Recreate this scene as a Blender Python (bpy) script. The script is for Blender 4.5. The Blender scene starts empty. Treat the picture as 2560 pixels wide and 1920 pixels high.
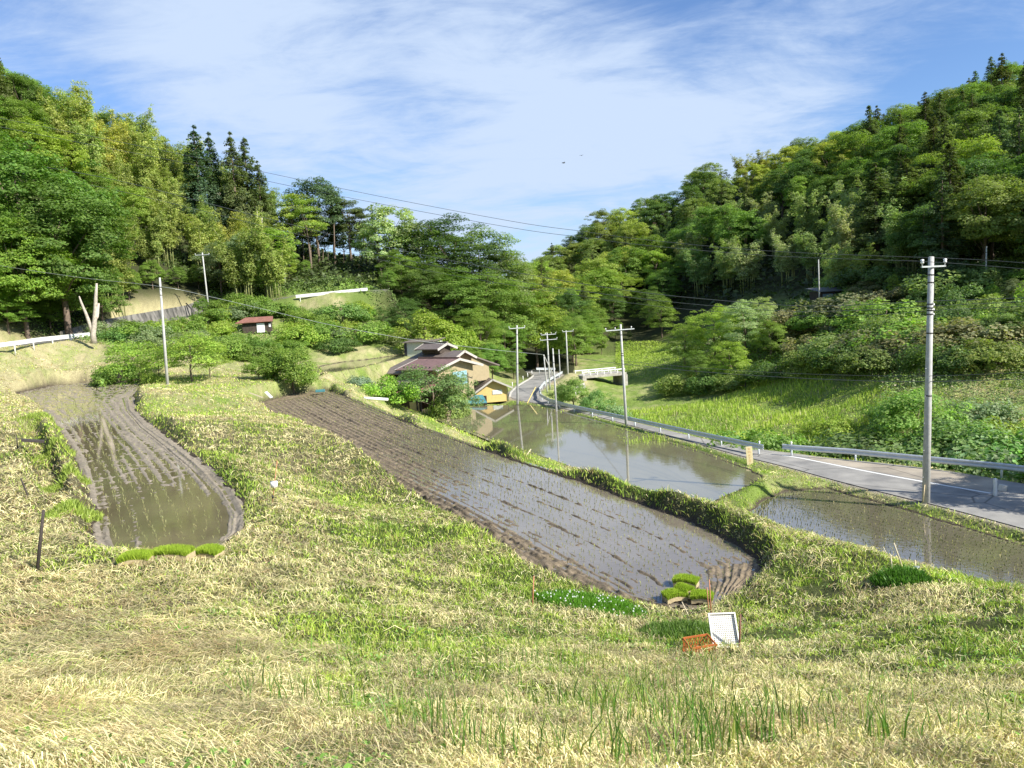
import bpy, math, random
import numpy as np
from mathutils import Matrix, Vector
R = math.radians
sc = bpy.context.scene
COL = sc.collection
# ------------------------------------------------------------------ camera
F, CX, CY = 1661.0, 1106.0, 829.5          # picture units (2212 x 1659)
PITCH, ROLL = R(5.48), R(3.4)
cam_d = bpy.data.cameras.new('camera'); cam = bpy.data.objects.new('camera', cam_d); COL.objects.link(cam)
CM = Matrix.Rotation(math.pi/2 - PITCH, 3, 'X') @ Matrix.Rotation(-ROLL, 3, 'Z')
cam.matrix_world = CM.to_4x4()
cam_d.sensor_width = 36; cam_d.lens = 36*F/2212; cam_d.clip_start = .1; cam_d.clip_end = 5000
sc.camera = cam
# ------------------------------------------------------------------ light
SUN_AZ, SUN_EL = R(121), R(37)             # azimuth clockwise from the view direction (+Y)
w = bpy.data.worlds.new('World'); sc.world = w; w.use_nodes = True
nt = w.node_tree; nt.nodes.clear()
def N(nt, t, **k):
    n = nt.nodes.new(t)
    for a, b in k.items(): setattr(n, a, b)
    return n
sky = N(nt, 'ShaderNodeTexSky', sky_type='NISHITA', sun_disc=False, sun_elevation=SUN_EL, sun_rotation=SUN_AZ,
        air_density=1.0, dust_density=.6, ozone_density=2.5, altitude=300)
geo = N(nt, 'ShaderNodeTexCoord')
sep = N(nt, 'ShaderNodeSeparateXYZ'); nt.links.new(geo.outputs['Generated'], sep.inputs[0])
def M_(nt, op, a, b=None, c=None):
    n = N(nt, 'ShaderNodeMath', operation=op)
    for i, v in enumerate((a, b, c)):
        if v is None: continue
        if isinstance(v, (int, float)): n.inputs[i].default_value = v
        else: nt.links.new(v, n.inputs[i])
    return n.outputs[0]
zc = M_(nt, 'ADD', M_(nt, 'MAXIMUM', sep.outputs[2], 0.0), .16)
cu = M_(nt, 'DIVIDE', sep.outputs[0], zc); cv = M_(nt, 'DIVIDE', sep.outputs[1], zc)
comb = N(nt, 'ShaderNodeCombineXYZ'); nt.links.new(cu, comb.inputs[0]); nt.links.new(cv, comb.inputs[1])
def cloud_noise(scale, detail, off, rot, stretch, dist=.3, rough=.55):
    mp = N(nt, 'ShaderNodeMapping'); mp.inputs['Location'].default_value = off
    mp.inputs['Rotation'].default_value = (0, 0, R(rot)); mp.inputs['Scale'].default_value = (stretch, 1, 1)
    nt.links.new(comb.outputs[0], mp.inputs[0])
    n = N(nt, 'ShaderNodeTexNoise'); n.inputs['Scale'].default_value = scale; n.inputs['Detail'].default_value = detail
    n.inputs['Distortion'].default_value = dist; n.inputs['Roughness'].default_value = rough
    nt.links.new(mp.outputs[0], n.inputs[0]); return n.outputs[0]
def blob(px, py, rad, sx=1.0):
    """soft weight round one direction of the sky (a cloud bank that stands there)"""
    v = CM @ Vector(((px-CX)/F, (CY-py)/F, -1)); v.normalize()
    d = N(nt, 'ShaderNodeVectorMath', operation='SUBTRACT'); nt.links.new(geo.outputs['Generated'], d.inputs[0]); d.inputs[1].default_value = v
    s = N(nt, 'ShaderNodeVectorMath', operation='MULTIPLY'); nt.links.new(d.outputs[0], s.inputs[0]); s.inputs[1].default_value = (1/(rad*sx), 1/rad, 1/rad)
    l = N(nt, 'ShaderNodeVectorMath', operation='LENGTH'); nt.links.new(s.outputs[0], l.inputs[0])
    q = M_(nt, 'MULTIPLY', l.outputs['Value'], l.outputs['Value'])
    return M_(nt, 'POWER', 2.718, M_(nt, 'MULTIPLY', q, -1.0))
n1 = cloud_noise(.85, 8, (1.3, 4.1, 0), 20, .8); n2 = cloud_noise(2.6, 9, (7, 2, 0), -18, .7, .7, .62); n3 = cloud_noise(6.0, 9, (3, 9, 0), 28, .45, 1.0, .68)
wt = None
for (px, py, rad, sx, a) in [(430, 110, .18, 1.5, .50), (650, 230, .12, 1.6, .35), (1380, 190, .13, 1.9, .40), (1180, 330, .09, 3.0, .36), (1650, 260, .07, 1.6, .2), (1650, 90, .07, 2, .22),
                             (1000, 90, .09, 1.6, .16), (2100, 30, .10, 1.4, .2), (900, 350, .06, 2.4, .18), (820, 110, .075, .8, -.30), (880, 270, .06, 1.6, -.40), (1540, 50, .075, 1.6, -.45), (1920, 240, .13, 1.2, -.45), (1130, 520, .12, 3.5, .28), (2100, 60, .10, 1.4, .12),
                             (40, 60, .10, 1.4, -.3), (230, 290, .09, 1.6, -.25), (2060, 130, .06, 2, -.1), (1300, 430, .05, 3, -.2)]:
    t = M_(nt, 'MULTIPLY', blob(px, py, rad, sx), a); wt = t if wt is None else M_(nt, 'ADD', wt, t)
dens = M_(nt, 'ADD', M_(nt, 'ADD', M_(nt, 'ADD', M_(nt, 'MULTIPLY', n1, 1.3), M_(nt, 'MULTIPLY', n2, 1.3)), M_(nt, 'MULTIPLY', n3, .55)), M_(nt, 'MULTIPLY', wt, .78))
mr = N(nt, 'ShaderNodeMapRange', interpolation_type='SMOOTHSTEP'); nt.links.new(dens, mr.inputs[0])
mr.inputs[1].default_value = 1.40; mr.inputs[2].default_value = 2.14; mr.inputs[4].default_value = .95
mixc = N(nt, 'ShaderNodeMix', data_type='RGBA')
nt.links.new(mr.outputs[0], mixc.inputs[0])
tint = N(nt, 'ShaderNodeMix', data_type='RGBA', blend_type='MULTIPLY'); tint.inputs[0].default_value = 1
nt.links.new(sky.outputs[0], tint.inputs[6]); tint.inputs[7].default_value = (.82, .96, 1.18, 1)
nt.links.new(tint.outputs[2], mixc.inputs[6]); mixc.inputs[7].default_value = (4.25, 5.15, 6.6, 1)
bg = N(nt, 'ShaderNodeBackground'); bg.inputs[1].default_value = .066; nt.links.new(mixc.outputs[2], bg.inputs[0])
wo = N(nt, 'ShaderNodeOutputWorld'); nt.links.new(bg.outputs[0], wo.inputs[0])
sd = bpy.data.lights.new('sun', 'SUN'); sd.energy = 3.8; sd.angle = R(.53); sd.color = (1, .945, .84)
so = bpy.data.objects.new('sun', sd); COL.objects.link(so)
sv = Vector((math.sin(SUN_AZ)*math.cos(SUN_EL), math.cos(SUN_AZ)*math.cos(SUN_EL), math.sin(SUN_EL)))
so.rotation_euler = sv.to_track_quat('Z', 'Y').to_euler()
vs = sc.view_settings; vs.view_transform = 'Standard'; vs.look = 'None'; vs.exposure = 1.22; vs.gamma = 1; vs.use_curve_mapping = False
sc.cycles.max_bounces = 6; sc.cycles.transparent_max_bounces = 8; sc.cycles.diffuse_bounces = 4; sc.cycles.glossy_bounces = 3; sc.cycles.transmission_bounces = 3
sc.cycles.use_denoising = True
# ------------------------------------------------------------------ picture <-> place
CMn = np.array(CM)
def ray(px, py):
    v = CMn @ np.array([(px-CX)/F, (CY-py)/F, -1.0]); return v/v[1]
def PD(px, py, D): return ray(px, py)*D
def PZ(px, py, z): v = ray(px, py); return v*(z/v[2])
def PX(px, z, D):
    # X so that (X, D, z) shows at column px
    a = CMn.T; t = (px-CX)/F
    # cx = a0.x ; cz = a2.x ; cx = -t*cz
    k0 = a[0, 1]*D + a[0, 2]*z; k2 = a[2, 1]*D + a[2, 2]*z
    X = -(k0 + t*k2)/(a[0, 0] + t*a[2, 0]); return np.array([X, D, z])
def proj(p):
    c = np.asarray(p) @ CMn; zz = -c[..., 2]; zz = np.where(zz > .1, zz, .1)
    return CX + F*c[..., 0]/zz, CY - F*c[..., 1]/zz, -c[..., 2]
rng = np.random.default_rng(7); random.seed(7)
def vnoise(x, y, seed=0):
    xi = np.floor(x).astype(np.int64); yi = np.floor(y).astype(np.int64); xf = x-xi; yf = y-yi
    def h(a, b):
        n = (a*374761393 + b*668265263 + seed*974711) & 0x7fffffff
        n = ((n ^ (n >> 13))*1274126177) & 0x7fffffff
        return ((n ^ (n >> 16)) & 0xffff)/65535.0
    u = xf*xf*(3-2*xf); v = yf*yf*(3-2*yf)
    return (h(xi, yi)*(1-u)+h(xi+1, yi)*u)*(1-v) + (h(xi, yi+1)*(1-u)+h(xi+1, yi+1)*u)*v
def fbm(x, y, s=1.0, o=4, seed=0):
    a = 0; t = 0; k = 1.0
    for i in range(o):
        a = a + k*vnoise(x*s*2**i+17.3*i, y*s*2**i-9.1*i, seed+i); t += k; k *= .5
    return a/t
def sstep(a, b, x):
    t = np.clip((x-a)/(b-a), 0, 1); return t*t*(3-2*t)
# ------------------------------------------------------------------ levels and outlines
ZL, ZM, ZC, ZR, ZROAD = -4.6, -6.7, -10.4, -10.9, -10.6
def line(pts, z): return np.array([PZ(a, b, z)[:2] for a, b in pts])
MID_L = line([(528, 880), (600, 930), (700, 985), (830, 1055), (930, 1112), (1000, 1152), (1090, 1205), (1170, 1256), (1270, 1295), (1380, 1312), (1462, 1326)], ZM)
MID_R = line([(640, 852), (712, 844), (800, 880), (900, 922), (1000, 958), (1130, 1002), (1250, 1040), (1330, 1068), (1420, 1100), (1500, 1130), (1570, 1162), (1645, 1212), (1628, 1250), (1580, 1290), (1540, 1312)], ZM)
LEFT_L = line([(35, 850), (60, 868), (92, 892), (128, 928), (150, 965), (178, 1020), (195, 1070), (205, 1120), (212, 1165), (225, 1192), (262, 1210)], ZL)
LEFT_R = line([(110, 834), (200, 826), (300, 822), (338, 826), (318, 838), (290, 856), (292, 885), (325, 920), (385, 960), (450, 1010), (500, 1060), (532, 1110), (526, 1150), (482, 1182), (440, 1204)], ZL)
C_L = line([(890, 886), (960, 908), (1100, 962), (1300, 1030), (1420, 1068), (1520, 1096)], ZC)
C_R = line([(950, 881), (1050, 877), (1130, 875), (1185, 884), (1255, 903), (1400, 944), (1530, 983), (1612, 1012), (1645, 1030), (1600, 1058)], ZC)
R_L = line([(1622, 1105), (1640, 1125), (1750, 1165), (1900, 1215), (2212, 1330), (2500, 1430)], ZR)
R_R = line([(1650, 1080), (1700, 1060), (1790, 1055), (1850, 1074), (1950, 1100), (2100, 1146), (2212, 1180), (2420, 1250)], ZR)
T_L = line([(690, 792), (700, 806), (780, 792), (872, 772)], -5.2)    # small far paddy terrace
T_R = line([(740, 782), (800, 776), (868, 766)], -5.2)
def poly(L, Rr): return np.vstack([L, Rr[::-1]])
PADS = [(poly(LEFT_L, LEFT_R), ZL), (poly(MID_L, MID_R), ZM), (poly(C_L, C_R), ZC), (poly(R_L, R_R), ZR), (poly(T_L, T_R), -5.2)]
# road edges
RD_N = line([(2700, 1290), (2480, 1215), (2212, 1142), (2050, 1098), (1900, 1062), (1790, 1034), (1700, 1008), (1600, 985), (1500, 956), (1400, 929), (1300, 902), (1225, 884), (1150, 869), (1103, 862), (1100, 848), (1122, 830), (1144, 818), (1154, 811), (1148, 806), (1120, 803)], ZROAD)
RD_F = line([(2700, 1140), (2480, 1096), (2212, 1046), (2050, 1018), (1900, 1000), (1790, 990), (1700, 978), (1600, 966), (1500, 944), (1400, 920), (1300, 896), (1235, 882), (1190, 870), (1166, 858), (1164, 847), (1180, 832), (1200, 819), (1216, 810), (1200, 803), (1150, 798)], ZROAD)
ROAD = poly(RD_N, RD_F)
def sdist(poly, x, y):
    """distance to a polygon, negative inside"""
    d = np.full(x.shape, 1e9); ins = np.zeros(x.shape, bool); n = len(poly)
    for i in range(n):
        a = poly[i]; b = poly[(i+1) % n]; e = b-a; L = e@e
        if L < 1e-9: continue
        t = np.clip(((x-a[0])*e[0]+(y-a[1])*e[1])/L, 0, 1)
        d = np.minimum(d, (x-a[0]-t*e[0])**2+(y-a[1]-t*e[1])**2)
        c = ((a[1] > y) != (b[1] > y))
        if abs(b[1]-a[1]) > 1e-12:
            ins ^= c & (x < (b[0]-a[0])*(y-a[1])/(b[1]-a[1])+a[0])
    d = np.sqrt(d); return np.where(ins, -d, d)
# ------------------------------------------------------------------ terrain
CP = []
def zs(px, z, D): return z+(-7-.0194*(px-1106))*D/F-(.55 if z < -8.9 else 0)
def cp(px, z, D): CP.append(PX(px, zs(px, z, D), D))
for px, z, D in [
    # foreground slope
    (-500, -2.6, 5), (0, -2.8, 5), (550, -2.9, 5), (1106, -2.97, 5), (1650, -3.05, 5), (2212, -3.1, 5), (2800, -3.2, 5),
    (0, -3.8, 9.3), (600, -3.87, 8), (1100, -4.2, 8.5), (1600, -4.8, 9.5), (2212, -4.4, 8.5), (-400, -3.6, 9), (2700, -4.4, 8.5),
    (0, -4.2, 14.5), (-500, -4.0, 16), (350, -4.3, 12), (350, -4.42, 13.6), (150, -4.32, 16.5), (100, -4.26, 25), (0, -4.15, 46), (-400, -3.6, 40), (-700, -3, 60),
    (600, -4.6, 13.8), (900, -5.6, 18), (1000, -5.4, 14.5), (1300, -6.0, 14), (1900, -5.45, 12), (1600, -6.35, 16.3), (1750, -6.1, 17), (1400, -6.3, 15.6),
    # hump between the left and the middle paddy
    (400, -4.25, 49), (340, -4.3, 58), (500, -4.22, 23.6), (420, -4.2, 34), (600, -4.5, 19), (560, -4.9, 30), (480, -5.2, 46), (480, -5.3, 60), (700, -5.6, 26), (800, -6.0, 24), (700, -4.9, 17),
    # crest right of the middle paddy
    (750, -6.1, 68), (900, -6.1, 49), (1100, -6.1, 36.4), (1300, -6.1, 29.3), (1500, -6.1, 24.2), (1620, -6.0, 21.4), (1880, -5.9, 17.8), (2212, -5.6, 14), (2700, -5.3, 12),
    (1100, -9.0, 42), (1300, -9.2, 34), (1500, -9.2, 29), (1700, -9.3, 27), (1900, -9.5, 24), (2212, -9.6, 20), (2700, -9.6, 18), (950, -9.2, 58), (860, -9.0, 72),
    # valley floor
    (1560, -9.35, 41), (1680, -9.4, 40), (1700, -9.5, 45), (1000, -9.5, 84), (900, -9.9, 82), (950, -10, 88), (1060, -9.9, 92), (850, -9.6, 86), (820, -7.6, 88),
    (1150, -9.5, 100), (1180, -9.6, 118), (1230, -8.9, 112), (1260, -9.2, 118), (1100, -9.2, 112), (1320, -12.0, 100), (1340, -11.6, 115), (1400, -12, 74), (1600, -12, 60), (1800, -12, 50), (2100, -12, 44), (2500, -12, 38),
    (1700, -10.7, 64), (1900, -10.4, 56), (2212, -10.2, 50), (1500, -10.6, 80), (1420, -9.4, 115), (1370, -8.6, 150), (1600, -9.9, 95), (1600, -5.7, 115), (1800, -7.3, 80), (1800, -3, 100), (1720, -10.3, 76),
    (2000, -7.4, 65), (2000, -3.9, 82), (2212, -7.6, 60), (2212, -3, 80), (2600, -6, 50), (2600, 0, 70), (2900, 4, 60),
    (1500, -5, 150), (1700, 0, 130), (1900, 0.5, 105), (2212, 1.5, 92), (1380, -3.5, 175), (1280, -6, 165), (1200, -7.5, 150),
    # right hill
    (1800, 16, 160), (2000, 18, 140), (2212, 22, 130), (1600, 16, 190), (1450, 12, 220), (1300, 4, 220), (1200, -2, 220), (1150, 3, 290),
    (1150, 6, 350), (1260, 20, 285), (1440, 31, 285), (1600, 41, 265), (1750, 41, 250), (1850, 34, 225), (1960, 37, 200), (2100, 41, 190), (2212, 41, 182), (2400, 46, 182), (2900, 50, 170), (3300, 30, 120),
    (1150, 8, 500), (1600, 30, 400), (2200, 40, 320), (3200, 50, 300), (700, 20, 500), (1100, 10, 800), (2500, 40, 700), (-800, 40, 600),
    # slopes left of the house
    (700, -6.0, 78), (800, -7.0, 76), (640, -5.7, 66), (600, -5.5, 80), (450, -5.1, 66), (740, -5.1, 96), (860, -5.0, 98), (860, -3.8, 116), (930, -5.5, 108), (1020, -8.5, 106), (1040, -7, 125), (1000, 0, 150),
    (560, -3.5, 95), (550, 0, 106), (400, -2.6, 84), (300, -3.2, 76), (450, -2.0, 96), (640, 1.0, 116), (660, 4.1, 120), (790, 4.35, 120), (720, 0, 112), (820, -1.0, 118),
    # left road and hill
    (-300, -2.2, 66), (0, -1.35, 73), (100, -1.1, 80), (200, -.65, 90), (330, .5, 102), (452, 1.8, 113), (560, 3.2, 120), (0, -1.2, 79), (200, -.6, 96),
    (0, -4.95, 60), (150, -5.0, 69), (250, -5.0, 71), (120, -3.6, 75), (260, -2.9, 80), (330, -4.8, 68),
    (300, 4.6, 112), (420, 5.5, 122), (230, 3.0, 103), (100, 1.5, 92), (0, 1.5, 84), (-300, 4, 80),
    (0, 12, 104), (0, 34.5, 130), (200, 30, 140), (400, 24, 150), (555, 17, 150), (200, 14, 120), (400, 12.5, 132), (500, 9, 136), (700, 9.3, 140), (800, 9.0, 140), (620, 11, 145), (900, 8, 145), (1000, 8, 165), (1090, 4, 190),
    (-500, 20, 90), (-900, 30, 80), (-500, 43, 140), (0, 38, 200), (400, 22, 220), (700, 6, 200), (900, 4, 220)]: cp(px, z, D)
for X, Y, z in [(0, 1.5, -1.75), (-4, 2, -1.75), (4, 2, -1.9), (0, -1, -1.55), (0, -10, -.5), (-30, -8, 2), (30, -8, -1), (-80, -30, 16), (80, -30, 6), (0, -60, 10), (160, -100, 30), (-160, -100, 40), (0, -300, 40),
                (120, 20, 10), (-60, 20, 1), (-120, 30, 24), (200, 50, 50), (-300, 100, 60), (60, 5, -4)]: CP.append(np.array([X, Y, z]))
CP = np.array(CP)
def kern(d2): return np.sqrt(d2+2.2)
_n = len(CP); _A = np.zeros((_n+3, _n+3))
_A[:_n, :_n] = kern((CP[:, None, 0]-CP[None, :, 0])**2+(CP[:, None, 1]-CP[None, :, 1])**2) - np.eye(_n)*.25
_A[:_n, _n:] = np.c_[np.ones(_n), CP[:, :2]*.01]; _A[_n:, :_n] = _A[:_n, _n:].T
_W = np.linalg.solve(_A, np.r_[CP[:, 2], 0, 0, 0])
def base_h(x, y):
    out = np.empty(x.size); xf = x.ravel(); yf = y.ravel()
    for i in range(0, x.size, 40000):
        a = xf[i:i+40000]; b = yf[i:i+40000]
        K = kern((a[:, None]-CP[None, :, 0])**2+(b[:, None]-CP[None, :, 1])**2)
        out[i:i+40000] = K@_W[:_n] + _W[_n] + _W[_n+1]*a*.01 + _W[_n+2]*b*.01
    return out.reshape(x.shape)
# left mountain road (a strip the guardrails follow)
LRD = np.array([PX(p, zs(p, z, D), D) for p, z, D in [(-500, -2.6, 64), (-200, -1.7, 72), (0, -1.3, 76.5), (100, -1.05, 84), (200, -.6, 94), (330, .6, 106), (440, 1.8, 116), (560, 3.2, 118), (660, 4.3, 122), (790, 4.5, 122.5), (812, 4.5, 122.5)]])
def seg_near(P, x, y):
    d = np.full(x.shape, 1e9); z = np.zeros(x.shape); s = np.zeros(x.shape); acc = 0
    for i in range(len(P)-1):
        a = P[i]; b = P[i+1]; e = (b-a)[:2]; L = e@e
        t = np.clip(((x-a[0])*e[0]+(y-a[1])*e[1])/L, 0, 1)
        q = np.hypot(x-a[0]-t*e[0], y-a[1]-t*e[1]); m = q < d
        d = np.where(m, q, d); z = np.where(m, a[2]+t*(b[2]-a[2]), z); s = np.where(m, acc+t*math.sqrt(L), s); acc += math.sqrt(L)
    return d, z, s
DITCH = np.array([PZ(a, b, -4.45) for a, b in [(66, 940), (80, 970), (92, 1005), (104, 1045), (118, 1078), (135, 1098)]])
def height(x, y, full=False):
    h = base_h(x, y); r = np.hypot(x, y)
    h = h + (fbm(x, y, .35, 4, 3)-.5)*.22*np.clip(r/12, .5, 1)*sstep(0, 4, r) + (fbm(x, y, .06, 3, 11)-.5)*sstep(60, 200, r)*5
    h = h + (fbm(x, y, 1.6, 3, 5)-.5)*.22
    dd_, _, _ = seg_near(DITCH, x, y); h = h-.55*sstep(.55, .15, dd_)
    d, z, _ = seg_near(LRD, x, y)
    h = z + (h-z)*sstep(1.9, 4.2, d)
    dr = sdist(ROAD, x, y)
    h = (ZROAD-.03) + (h-(ZROAD-.03))*sstep(.3, 2.2, dr)
    dmin = np.full(x.shape, 1e9)
    for k, (pg, lv) in enumerate(PADS):
        dd = sdist(pg, x, y) + (fbm(x, y, 1.1, 3, 20)-.5)*.34 + (fbm(x, y, 4, 2, 21)-.5)*.12
        wd = .55 if k < 2 else .8
        h = np.where(dd < 0, lv-.3*sstep(0, .35, -dd)+.02, (lv+.05)+(h-(lv+.05))*sstep(0, wd+1.2*(k == 4), dd))
        dmin = np.minimum(dmin, dd)
    return (h, dmin, dr, d) if full else h
def H1(x, y): return float(height(np.array([x]), np.array([y]))[0])
def GP(px, D):
    """a point of the ground at column px and depth D"""
    z = -6.0
    for _ in range(6):
        p = PX(px, z, D); z = H1(p[0], p[1])
    return np.array([p[0], p[1], z])
# ------------------------------------------------------------------ materials
def mat(name): m = bpy.data.materials.new(name); m.use_nodes = True; return m, m.node_tree, m.node_tree.nodes['Principled BSDF']
def setp(b, **k):
    for a, v in k.items(): b.inputs[a].default_value = v
def plain(name, c, rough=.7, var=.25, scale=6., metal=0., bump=0., coat=0.):
    m, nt, b = mat(name); setp(b, Roughness=rough, Metallic=metal)
    tc = N(nt, 'ShaderNodeTexCoord'); n = N(nt, 'ShaderNodeTexNoise'); n.inputs['Scale'].default_value = scale; n.inputs['Detail'].default_value = 6
    nt.links.new(tc.outputs['Object'], n.inputs[0])
    r = N(nt, 'ShaderNodeValToRGB'); e = r.color_ramp.elements
    e[0].position = .3; e[1].position = .7
    e[0].color = (c[0]*(1-var), c[1]*(1-var), c[2]*(1-var), 1); e[1].color = (min(c[0]*(1+var), .9), min(c[1]*(1+var), .9), min(c[2]*(1+var), .9), 1)
    nt.links.new(n.outputs[0], r.inputs[0]); nt.links.new(r.outputs[0], b.inputs['Base Color'])
    if bump:
        bp = N(nt, 'ShaderNodeBump'); bp.inputs['Strength'].default_value = bump; bp.inputs['Distance'].default_value = .03
        nt.links.new(n.outputs[0], bp.inputs['Height']); nt.links.new(bp.outputs[0], b.inputs['Normal'])
    return m
def foliage(name, trans=.35, rough=.55, objcol=True, attr=True):
    m = bpy.data.materials.new(name); m.use_nodes = True; nt = m.node_tree; b = nt.nodes['Principled BSDF']; out = nt.nodes['Material Output']
    setp(b, Roughness=rough); b.inputs['Specular IOR Level'].default_value = .35
    c = None
    if attr:
        a = N(nt, 'ShaderNodeAttribute'); a.attribute_name = 'Col'; c = a.outputs['Color']
    if objcol:
        oi = N(nt, 'ShaderNodeObjectInfo')
        if c is not None:
            mx = N(nt, 'ShaderNodeMix', data_type='RGBA', blend_type='MULTIPLY'); mx.inputs[0].default_value = 1
            nt.links.new(c, mx.inputs[6]); nt.links.new(oi.outputs['Color'], mx.inputs[7]); c = mx.outputs[2]
        else: c = oi.outputs['Color']
    nt.links.new(c, b.inputs['Base Color'])
    tr = N(nt, 'ShaderNodeBsdfTranslucent'); hs = N(nt, 'ShaderNodeMix', data_type='RGBA', blend_type='MULTIPLY'); hs.inputs[0].default_value = 1
    nt.links.new(c, hs.inputs[6]); hs.inputs[7].default_value = (1.2, 1.4, .6, 1); nt.links.new(hs.outputs[2], tr.inputs[0])
    ms = N(nt, 'ShaderNodeMixShader'); ms.inputs[0].default_value = trans
    nt.links.new(b.outputs[0], ms.inputs[1]); nt.links.new(tr.outputs[0], ms.inputs[2]); nt.links.new(ms.outputs[0], out.inputs[0])
    return m
M_LEAF = foliage('leaf', .42); M_GRASS = foliage('grass_blade', .3, .5, objcol=False)
M_BARK = plain('bark', (.16, .12, .09), .9, .4, 8, bump=.6)
M_PALEBARK = plain('pale_bark', (.42, .37, .31), .85, .3, 6, bump=.5)
M_CULM = plain('bamboo_culm', (.30, .32, .12), .5, .3, 2)
M_CONC = plain('pole_concrete', (.46, .46, .44), .8, .14, 5)
M_STEEL = plain('galvanised_steel', (.50, .53, .54), .42, .12, 7, metal=.25)
M_WHITE = plain('white_paint', (.82, .82, .80), .5, .06, 5)
M_RAIL = plain('rail_paint', (.62, .66, .70), .38, .08, 3, metal=.3)
M_CER = plain('white_ceramic', (.85, .85, .84), .2, .03)
M_DARK = plain('black_iron', (.03, .03, .032), .6, .3)
M_WIRE = plain('wire_sheath', (.10, .11, .11), .45, .2)
M_WIREL = plain('bare_wire', (.42, .45, .44), .35, .1, metal=.5)
M_RUST = plain('rusty_steel', (.22, .09, .05), .8, .4, 20)
M_TANWOOD = plain('weathered_board', (.62, .50, .30), .8, .18, 9)
# ------------------------------------------------------------------ mesh helpers
def mesh_np(name, V, Fa, m=None, col=None, smooth=False, parent=None, link=True):
    me = bpy.data.meshes.new(name); V = np.asarray(V, np.float32); Fa = np.asarray(Fa, np.int32); k = Fa.shape[1]
    me.vertices.add(len(V)); me.vertices.foreach_set('co', V.ravel())
    me.loops.add(Fa.size); me.loops.foreach_set('vertex_index', Fa.ravel())
    me.polygons.add(len(Fa)); me.polygons.foreach_set('loop_start', np.arange(0, Fa.size, k, dtype=np.int32))
    me.polygons.foreach_set('use_smooth', np.full(len(Fa), smooth))
    if col is not None:
        a = me.color_attributes.new('Col', 'FLOAT_COLOR', 'POINT'); c = np.ones((len(V), 4), np.float32); c[:, :3] = col; a.data.foreach_set('color', c.ravel())
    me.update(calc_edges=True)
    if m: me.materials.append(m)
    if not link: return me
    o = bpy.data.objects.new(name, me); COL.objects.link(o)
    if parent: o.parent = parent
    return o
def tag(o, label=None, cat=None, group=None, kind=None):
    if label: o['label'] = label
    if cat: o['category'] = cat
    if group: o['group'] = group
    if kind: o['kind'] = kind
    return o
def empty(name, loc=(0, 0, 0), rz=0, label=None, cat=None, group=None):
    o = bpy.data.objects.new(name, None); COL.objects.link(o); o.location = loc; o.rotation_euler = (0, 0, rz); o.empty_display_size = .3
    return tag(o, label, cat, group)
class MB:
    def __init__(s): s.v = []; s.f = []
    def add(s, v, f):
        b = len(s.v); s.v += [tuple(q) for q in v]; s.f += [tuple(b+i for i in q) for q in f]; return s
    def box(s, c, d, rot=None):
        x, y, z = d[0]/2, d[1]/2, d[2]/2
        v = [Vector((i*x, j*y, k*z)) for i in (-1, 1) for j in (-1, 1) for k in (-1, 1)]
        if rot is not None: v = [rot @ q for q in v]
        c = Vector(c); return s.add([q+c for q in v], [(0, 1, 3, 2), (4, 6, 7, 5), (0, 4, 5, 1), (2, 3, 7, 6), (0, 2, 6, 4), (1, 5, 7, 3)])
    def tube(s, pts, rad, n=8, cap=True):
        pts = [Vector(p) for p in pts]; rad = rad if hasattr(rad, '__len__') else [rad]*len(pts); rings = []
        for i, p in enumerate(pts):
            t = (pts[min(i+1, len(pts)-1)]-pts[max(i-1, 0)]).normalized()
            u = t.cross(Vector((0, 0, 1)) if abs(t.z) < .95 else Vector((1, 0, 0))).normalized(); w_ = t.cross(u)
            rings.append([p+(u*math.cos(a)+w_*math.sin(a))*rad[i] for a in [2*math.pi*k/n for k in range(n)]])
        v = [q for r in rings for q in r]; f = [(i*n+k, i*n+(k+1) % n, (i+1)*n+(k+1) % n, (i+1)*n+k) for i in range(len(pts)-1) for k in range(n)]
        if cap: f += [tuple(range(n))[::-1], tuple((len(pts)-1)*n+k for k in range(n))]
        return s.add(v, f)
    def slab(s, quad, t):
        """a plate of thickness t under a quad of points"""
        q = [Vector(p) for p in quad]; n = (q[1]-q[0]).cross(q[2]-q[0]).normalized()
        if n.z < 0: n = -n
        v = q+[p-n*t for p in q]; k = len(q)
        return s.add(v, [tuple(range(k)), tuple(range(k, 2*k))[::-1]]+[(i, k+i, k+(i+1) % k, (i+1) % k) for i in range(k)])
    def build(s, name, m, parent=None, smooth=False, bevel=0, label=None):
        me = bpy.data.meshes.new(name); me.from_pydata([tuple(q) for q in s.v], [], s.f); me.update(); me.materials.append(m)
        if smooth: me.polygons.foreach_set('use_smooth', [True]*len(me.polygons))
        import bmesh
        bm = bmesh.new(); bm.from_mesh(me); bmesh.ops.recalc_face_normals(bm, faces=bm.faces)
        if bevel: bmesh.ops.bevel(bm, geom=bm.edges[:], offset=bevel, segments=1, affect='EDGES')
        bm.to_mesh(me); bm.free()
        o = bpy.data.objects.new(name, me); COL.objects.link(o)
        if parent: o.parent = parent
        if label: o['label'] = label
        return o
def copy_tree(o, parent=None):
    c = o.copy(); COL.objects.link(c)
    if parent: c.parent = parent
    for ch in list(o.children): copy_tree(ch, c)
    return c
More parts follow.
